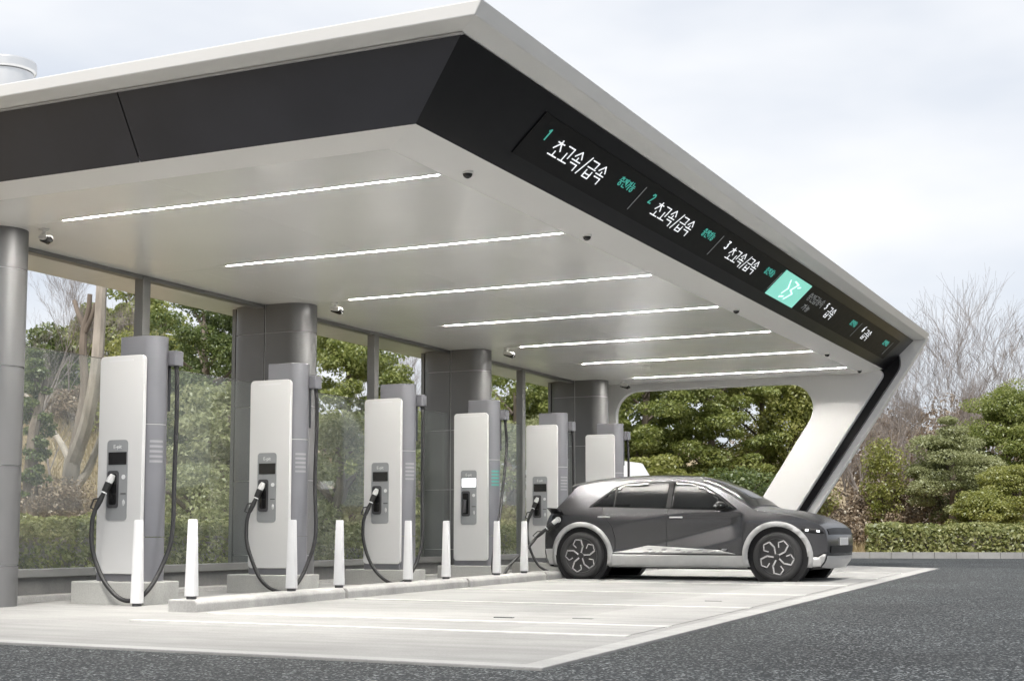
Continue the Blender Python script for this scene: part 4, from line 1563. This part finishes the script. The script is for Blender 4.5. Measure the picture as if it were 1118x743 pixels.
# clipped hedges: leaves over a twiggy inner mass
def hedge(name, path, width, h, nl, leaf, m, label, seed, group=None):
    rng = np.random.default_rng(seed)
    root = empty(name, (path[0][0], path[0][1], 0), 0, label, "hedge", group)
    seg = [(Vector((*a, 0)), Vector((*b, 0))) for a, b in zip(path, path[1:])]
    lens = np.array([(b - a).length for a, b in seg])
    o0 = Vector((*path[0], 0))
    core = MB()
    allP, alln = [], []
    for (a, b), L in zip(seg, lens):
        n = int(nl * L / lens.sum())
        d = (b - a).normalized()
        w = Vector((-d.y, d.x, 0))
        t = rng.uniform(-.25 / L, 1 + .25 / L, n)
        # position on the outer skin of a rounded box: u across, v up
        ang = rng.uniform(-0.12, math.pi + .12, n)
        ca, sa_ = np.cos(ang), np.sin(ang)
        q = (np.abs(ca) ** 6 + np.abs(sa_) ** 6) ** (-1 / 6)
        u = ca * q * width / 2
        v = sa_ * q * h
        px_ = a.x + (b.x - a.x) * t + w.x * u
        py_ = a.y + (b.y - a.y) * t + w.y * u
        bumpv = np.array([noise.noise(Vector((x * 1.3, y * 1.3, z * 1.5))) + .6 * noise.noise(Vector((x * 3.7, y * 3.7, z * 4))) for x, y, z in zip(px_, py_, v)])
        k = 1 + bumpv * .13 - np.abs(rng.normal(size=n)) * .09
        u, v = u * k, v * k
        px_ = a.x + (b.x - a.x) * t + w.x * u
        py_ = a.y + (b.y - a.y) * t + w.y * u
        gz2 = np.array([ground_z(x, y) for x, y in zip(px_, py_)])
        P = np.stack([px_ - o0.x, py_ - o0.y, gz2 + np.maximum(v, .02)], 1)
        nn = np.stack([w.x * ca, w.y * ca, sa_], 1)
        allP.append(P)
        alln.append(nn)
        m2 = max(2, int(L / 2))
        for j in range(m2):
            p0, p1 = a.lerp(b, j / m2), a.lerp(b, (j + 1) / m2)
            wv = w * width * .28
            zz0, zz1 = ground_z(p0.x, p0.y), ground_z(p1.x, p1.y)
            core.add([(p0.x - wv.x - o0.x, p0.y - wv.y - o0.y, zz0), (p1.x - wv.x - o0.x, p1.y - wv.y - o0.y, zz1), (p1.x + wv.x - o0.x, p1.y + wv.y - o0.y, zz1), (p0.x + wv.x - o0.x, p0.y + wv.y - o0.y, zz0),
                      (p0.x - wv.x - o0.x, p0.y - wv.y - o0.y, zz0 + h * .68), (p1.x - wv.x - o0.x, p1.y - wv.y - o0.y, zz1 + h * .68), (p1.x + wv.x - o0.x, p1.y + wv.y - o0.y, zz1 + h * .68), (p0.x + wv.x - o0.x, p0.y + wv.y - o0.y, zz0 + h * .68)],
                     [(0, 3, 2, 1), (4, 5, 6, 7), (0, 1, 5, 4), (1, 2, 6, 5), (2, 3, 7, 6), (3, 0, 4, 7)])
    P = np.concatenate(allP)
    N = np.concatenate(alln)
    bulk_quads("foliage", leaf_quads(rng, P, leaf, N * .9, .35, .6), m, root)
    core.build("inner_branches", M['bark_twig'], root)
    return root


hedge("hedge", [(-13.75, 10.2), (-13.75, 20.0), (-13.9, 32.0)], 1.1, 0.78, 90000, .075, M['leaf_hedge'], "clipped yellow-green hedge running low behind the glass wall", 5)
hedge("hedge", [(-7.45, 37.6), (-3.6, 38.6), (4.2, 40.8), (12.0, 43.2)], 1.5, 0.86, 60000, .12, M['leaf_hedge'], "clipped green hedge along the far kerb on the right", 6)

# old pruned tree seen through the glass at the left, forked low, limbs cut back to stubs
Yp = 22.0


def PP(px, py, dy=0.0):
    Y = Yp + dy
    d = 0.4294 * -RX(px, Y) + 0.903 * Y
    return (RX(px, Y), Y, 0.745 + (581.5 - py) * d / 1570)


pt_root = empty("pruned_tree", (RX(82, Yp), Yp, ground_z(RX(82, Yp), Yp)), 0, "pale pruned tree with forked trunk and cut stubs behind the glass at left", "tree")
o0 = Vector(pt_root.location)
rel_ = lambda pts: [Vector(p) - o0 for p in pts]
MB().tube(rel_([PP(84, 585), PP(82, 560), PP(77, 528), PP(79, 500)]), [.27, .20, .17, .16], 12).build("trunk", M['bark_pale'], pt_root, True)
lim = [([PP(79, 502), PP(84, 470, .1), PP(90, 425, .2), PP(87, 380, .2), PP(88, 352, .2)], [.13, .105, .09, .08, .075], 'bark'),
       ([PP(88, 354, .2), PP(92, 335, .2), PP(93, 318, .2)], [.07, .055, .05], 'bark'),
       ([PP(88, 356, .2), PP(81, 340, .2), PP(76, 325, .2)], [.06, .05, .045], 'bark'),
       ([PP(89, 360, .2), PP(96, 342, .2), PP(99, 328, .2)], [.06, .045, .04], 'bark'),
       ([PP(80, 503), PP(92, 465, -.2), PP(100, 420, -.3), PP(104, 370, -.3), PP(106, 288, -.3)], [.15, .135, .125, .12, .10], 'bark_pale'),
       ([PP(78, 505), PP(64, 480, .3), PP(45, 455, .5), PP(22, 425, .6)], [.085, .06, .05, .035], 'bark_pale'),
       ([PP(80, 535), PP(95, 515, .2), PP(104, 492, .3), PP(112, 470, .3)], [.10, .085, .07, .06], 'bark_pale')]
for pts, rad, bk in lim:
    MB().tube(smooth_path(rel_(pts), 4), list(np.interp(np.linspace(0, len(rad) - 1, (len(pts) - 1) * 4 + 1), range(len(rad)), rad)), 9).build("limb", M[bk], pt_root, True)

# bare trees: three shapes, copied
bare = []
for k, (sd, h, sp_, tr) in enumerate(((11, 8.5, .42, .085), (12, 9.5, .36, .08), (13, 7.0, .55, .10))):
    tb, bb_ = bare_mesh(sd, h, sp_, 6 if k < 2 else 6, tr, 3, .4)
    r_ = empty("bare_tree", (0, 0, 0), 0, "x", "tree")
    tb.build("trunk", M['bark_twig'], r_, True)
    bb_.build("branches", M['bark_twig'], r_, False)
    bare.append(r_)
spots = [  # px, depth, scale, shape, label, group
    (905, 50, .80, 0, None), (922, 53, .95, 1, None), (938, 49, .82, 0, None), (951, 55, 1.0, 1, None), (966, 51, .90, 0, None), (979, 57, 1.08, 1, None), (992, 52, .98, 0, None), (1004, 56, 1.15, 1, None),
    (1016, 53, .95, 0, None), (1030, 60, 1.1, 1, None), (895, 56, .9, 1, None), (880, 60, .95, 0, None), (1048, 62, 1.0, 0, None), (1110, 62, 1.15, 1, None),
    (1092, 56, 1.22, 2, "large spreading bare tree rising above the evergreens at the right"),
    (38, 27, .62, 1, "thin bare tree against the sky beside the left column"), (58, 24, .50, 0, "slender bare tree left of the pruned tree"), (70, 32, .55, 1, None), (134, 34, .62, 0, None), (168, 30, .55, 2, "small bare tree showing above the first charger"),
    (432, 33, .62, 0, None), (450, 36, .66, 1, None), (424, 38, .60, 2, None), (556, 46, .75, 0, None), (182, 40, .6, 1, None), (48, 40, .55, 2, None)]
used = [False] * 3
ORD = ["first", "second", "third", "fourth", "fifth", "sixth", "seventh", "eighth", "ninth", "tenth", "eleventh", "twelfth", "thirteenth", "fourteenth"]
rank = sorted(p[0] for p in spots if p[0] > 800 and not p[4])
LEFT_LAB = {70: "leafless tree rising behind the forked pruned tree at left", 134: "leafless tree on the slope just left of the first charger", 432: "leafless tree against the sky above the third charger",
            450: "leafless tree just left of the third column", 424: "leafless spreading tree beside the mullion of the third charger", 556: "leafless tree far behind the gap left of the fifth charger",
            182: "distant leafless tree right of the first charger's cable arm", 48: "distant leafless tree low on the slope beside the left column"}
for i, (px, Y, sc, sh, lb) in enumerate(spots):
    o = bare[sh] if not used[sh] else copy_tree(bare[sh])
    used[sh] = True
    X = RX(px, Y)
    o.location = (X, Y, ground_z(X, Y) - .05)
    o.scale = (sc, sc, sc)
    o.rotation_euler = (0, 0, i * 2.4)
    right = px > 800
    o['label'] = lb or (f"slim grey bare tree in the right thicket, {ORD[rank.index(px)]} counted from the slanted leg" if right else LEFT_LAB[px])
    o['group'] = "bare trees beyond the road" if right else "bare trees behind the glass wall"

# leafy trees behind the glass wall
LT = leafy_tree
LT("evergreen_tree", 21, RX(222, 27), 27, 5.6, 1.65, 2.5, 38000, .085, M['leaf_dark'], "dark dense evergreen tree between the first two chargers", nclump=85, csize=.40, group="trees behind the glass wall")
LT("evergreen_tree", 22, RX(262, 31), 31, 5.2, 2.0, 2.4, 24000, .10, M['leaf_dark'], "dark evergreen tree behind the second column", nclump=80, csize=.45, group="trees behind the glass wall")
LT("pale_shrub", 23, RX(246, 22), 22, 3.4, 1.0, 1.3, 13000, .10, M['leaf_grey'], "pale grey-green shrub in front of the dark evergreen", "shrub", nclump=40, csize=.4)
LT("leafy_tree", 24, RX(380, 27), 27, 5.1, 1.7, 2.3, 34000, .085, M['leaf_mid'], "bright green leafy tree between the second and third chargers", nclump=85, csize=.38, group="trees behind the glass wall")
LT("shrub", 25, RX(366, 21), 21, 2.7, 1.25, 1.35, 20000, .085, M['leaf_grey'], "grey-green shrub behind the glass between the second and third chargers", "shrub", nclump=50, csize=.38)
LT("shrub", 26, RX(215, 19.5), 19.5, 1.7, 1.3, .8, 16000, .075, M['leaf_grey'], "low spreading shrub above the hedge right of the first charger", "shrub", nclump=40, csize=.35)
LT("shrub", 27, RX(440, 27), 27, 3.0, 1.4, 1.5, 18000, .10, M['leaf_mid'], "green shrub behind the third charger", "shrub", nclump=50, csize=.42)
LT("leafy_tree", 28, RX(560, 38), 38, 5.6, 2.4, 2.6, 30000, .115, M['leaf_mid'], "green tree seen between the fourth and fifth chargers", nclump=80, csize=.62, group="trees behind the glass wall")
LT("shrub", 29, RX(556, 30), 30, 3.2, 1.7, 1.6, 22000, .11, M['leaf_grey'], "pale shrub behind the glass left of the fifth charger", "shrub", nclump=60, csize=.42)
LT("leafy_tree", 30, RX(620, 40), 40, 5.2, 2.4, 2.5, 24000, .15, M['leaf_mid'], "green tree behind the last column", nclump=70, csize=.62, group="trees behind the glass wall")
LT("evergreen_tree", 31, RX(140, 38), 38, 4.6, 1.9, 2.2, 24000, .15, M['leaf_mid'], "green tree on the slope beside the first charger", nclump=70, csize=.5, group="trees behind the glass wall")
LT("evergreen_tree", 32, RX(98, 42), 42, 4.2, 2.0, 2.1, 22000, .16, M['leaf_mid'], "green tree on the slope behind the pruned tree", nclump=70, csize=.5, group="trees behind the glass wall")
LT("evergreen_tree", 33, RX(50, 40), 40, 4.0, 2.1, 2.0, 22000, .16, M['leaf_dark'], "dark green tree on the slope beside the left column", nclump=70, csize=.5, group="trees behind the glass wall")
LT("evergreen_tree", 34, RX(165, 31), 31, 3.6, 1.6, 1.8, 18000, .095, M['leaf_yellow'], "yellow-green tree just right of the first charger", nclump=70, csize=.5, group="trees behind the glass wall")
LT("ivy_trunk", 35, RX(36, 20.5), 20.5, 3.6, .26, 1.75, 7000, .075, M['leaf_dark'], "ivy covered trunk beside the left column", "tree", nclump=50, csize=.16, lo=-1)
LT("red_shrub", 36, RX(62, 21), 21, .95, .8, .4, 7000, .06, M['brush_red'], "reddish brown bare shrub above the hedge at left", "shrub", nclump=40, csize=.3)
LT("red_shrub", 37, RX(105, 31), 31, 1.3, 2.0, .6, 9000, .11, M['brush_red'], "reddish shrub high on the dry slope", "shrub", nclump=40, csize=.4)
# trees in the opening of the end wall
og = "trees seen through the end wall opening"
LT("broad_tree", 41, RX(705, 41), 41, 7.0, 2.5, 3.3, 50000, .105, M['leaf_mid'], "dense green tree filling the left of the end wall opening", nclump=130, csize=.48, group=og, flat=.45, upb=.9)
LT("broad_tree", 42, RX(775, 43), 43, 7.4, 2.6, 3.5, 48000, .105, M['leaf_mid'], "dense green tree in the middle of the end wall opening", nclump=130, csize=.48, group=og, flat=.45, upb=.9)
LT("broad_tree", 43, RX(832, 45), 45, 7.2, 2.3, 3.4, 40000, .10, M['leaf_yellow'], "light feathery green tree at the right of the end wall opening", nclump=90, csize=.6, group=og, flat=.8)
LT("yellow_shrub", 44, RX(712, 36), 36, 2.6, 1.3, 1.2, 16000, .11, M['leaf_yellow'], "yellow-green shrub below the trees, beside the last charger", "shrub", nclump=50, csize=.42, flat=.45)
LT("broad_tree", 45, RX(665, 47), 47, 7.0, 2.6, 3.3, 22000, .18, M['leaf_dark'], "dark tree behind the far column", nclump=80, csize=.7, group=og)
LT("willow_shrub", 46, RX(868, 44), 44, 6.2, 1.1, 3.0, 13000, .13, M['leaf_yellow'], "slender yellow-green tree next to the slanted leg", nclump=60, csize=.42, flat=1.0)
LT("shrub", 47, RX(800, 37), 37, 2.2, 1.8, 1.1, 16000, .11, M['leaf_dark'], "dark shrub behind the windscreen of the car", "shrub", nclump=50, csize=.42)
# right-hand evergreens
rg = "evergreens behind the right hedge"
LT("spruce_bush", 51, RX(1040, 46), 46, 4.0, 1.45, 1.9, 48000, .085, M['leaf_grey'], "pale green layered evergreen left of the others behind the right hedge", nclump=80, csize=.5, flat=.4, upb=1.0, group=rg, cone=.35)
LT("spruce_bush", 52, RX(1102, 49), 49, 5.6, 2.0, 2.6, 52000, .095, M['leaf_mid'], "taller green evergreen at the right edge of the picture", nclump=90, csize=.6, flat=.4, upb=1.0, group=rg, cone=.4)
LT("spruce_bush", 53, RX(1072, 42.5), 42.5, 1.9, 1.0, .9, 22000, .08, M['leaf_yellow'], "low yellow-green bush just behind the right hedge", "shrub", nclump=50, csize=.4, flat=.4, upb=1.0, group=rg)
LT("spruce_bush", 54, RX(1112, 43.5), 43.5, 2.6, 1.1, 1.2, 22000, .08, M['leaf_yellow'], "yellow-green evergreen shrub at the right edge behind the hedge", "shrub", nclump=50, csize=.4, flat=.4, upb=1.0, group=rg)
LT("spring_tree", 55, RX(962, 46), 46, 3.7, .62, 1.6, 3800, .10, M['leaf_yellow'], "thin young tree with sparse yellow-green leaves in the thicket", nclump=50, csize=.3, flat=1.2, trunk_r=.05)
LT("brown_shrub", 56, RX(985, 48), 48, 2.2, 2.0, 1.0, 7000, .12, M['brush_red'], "brown leafless brushwood behind the left end of the right hedge", "shrub", nclump=60, csize=.5)
LT("brown_shrub", 57, RX(930, 47), 47, 1.7, 2.2, .9, 7000, .12, M['brush_red'], "brown brushwood beyond the nose of the car", "shrub", nclump=60, csize=.5)
LT("brown_shrub", 58, RX(1040, 66), 66, 5.5, 6.0, 2.6, 15000, .2, M['brush_red'], "distant brown thicket under the big bare tree", "shrub", nclump=120, csize=.9)
LT("brown_shrub", 59, RX(930, 68), 68, 4.8, 6.0, 2.4, 15000, .2, M['brush_red'], "distant brown thicket behind the slim bare trees", "shrub", nclump=120, csize=.9)

# dry grass on the slopes
rng = np.random.default_rng(77)
n1, n2 = 52000, 30000
gx = np.concatenate([rng.uniform(-40, -15, n1), rng.uniform(-14, 6, n2)])
gy = np.concatenate([rng.uniform(14, 42, n1), rng.uniform(38.5, 60, n2)])
gz2 = np.array([ground_z(x, y) for x, y in zip(gx, gy)])
P = np.stack([gx, gy, gz2], 1)
hgt = rng.uniform(.12, .38, (len(P), 1))
lean = rng.normal(size=(len(P), 3)) * .10
lean[:, 2] = 0
sd = rng.normal(size=(len(P), 3))
sd[:, 2] = 0
sd = sd / np.linalg.norm(sd, axis=1, keepdims=True) * .012
tipv = P + lean + np.concatenate([np.zeros((len(P), 2)), hgt], 1)
V = np.stack([P - sd, P + sd, tipv + sd * .2, tipv - sd * .2], 1)
tag(bulk_quads("dry_grass", V, M['grass_dry']), "dry tan grass covering the slopes and verge", "grass", kind='stuff')
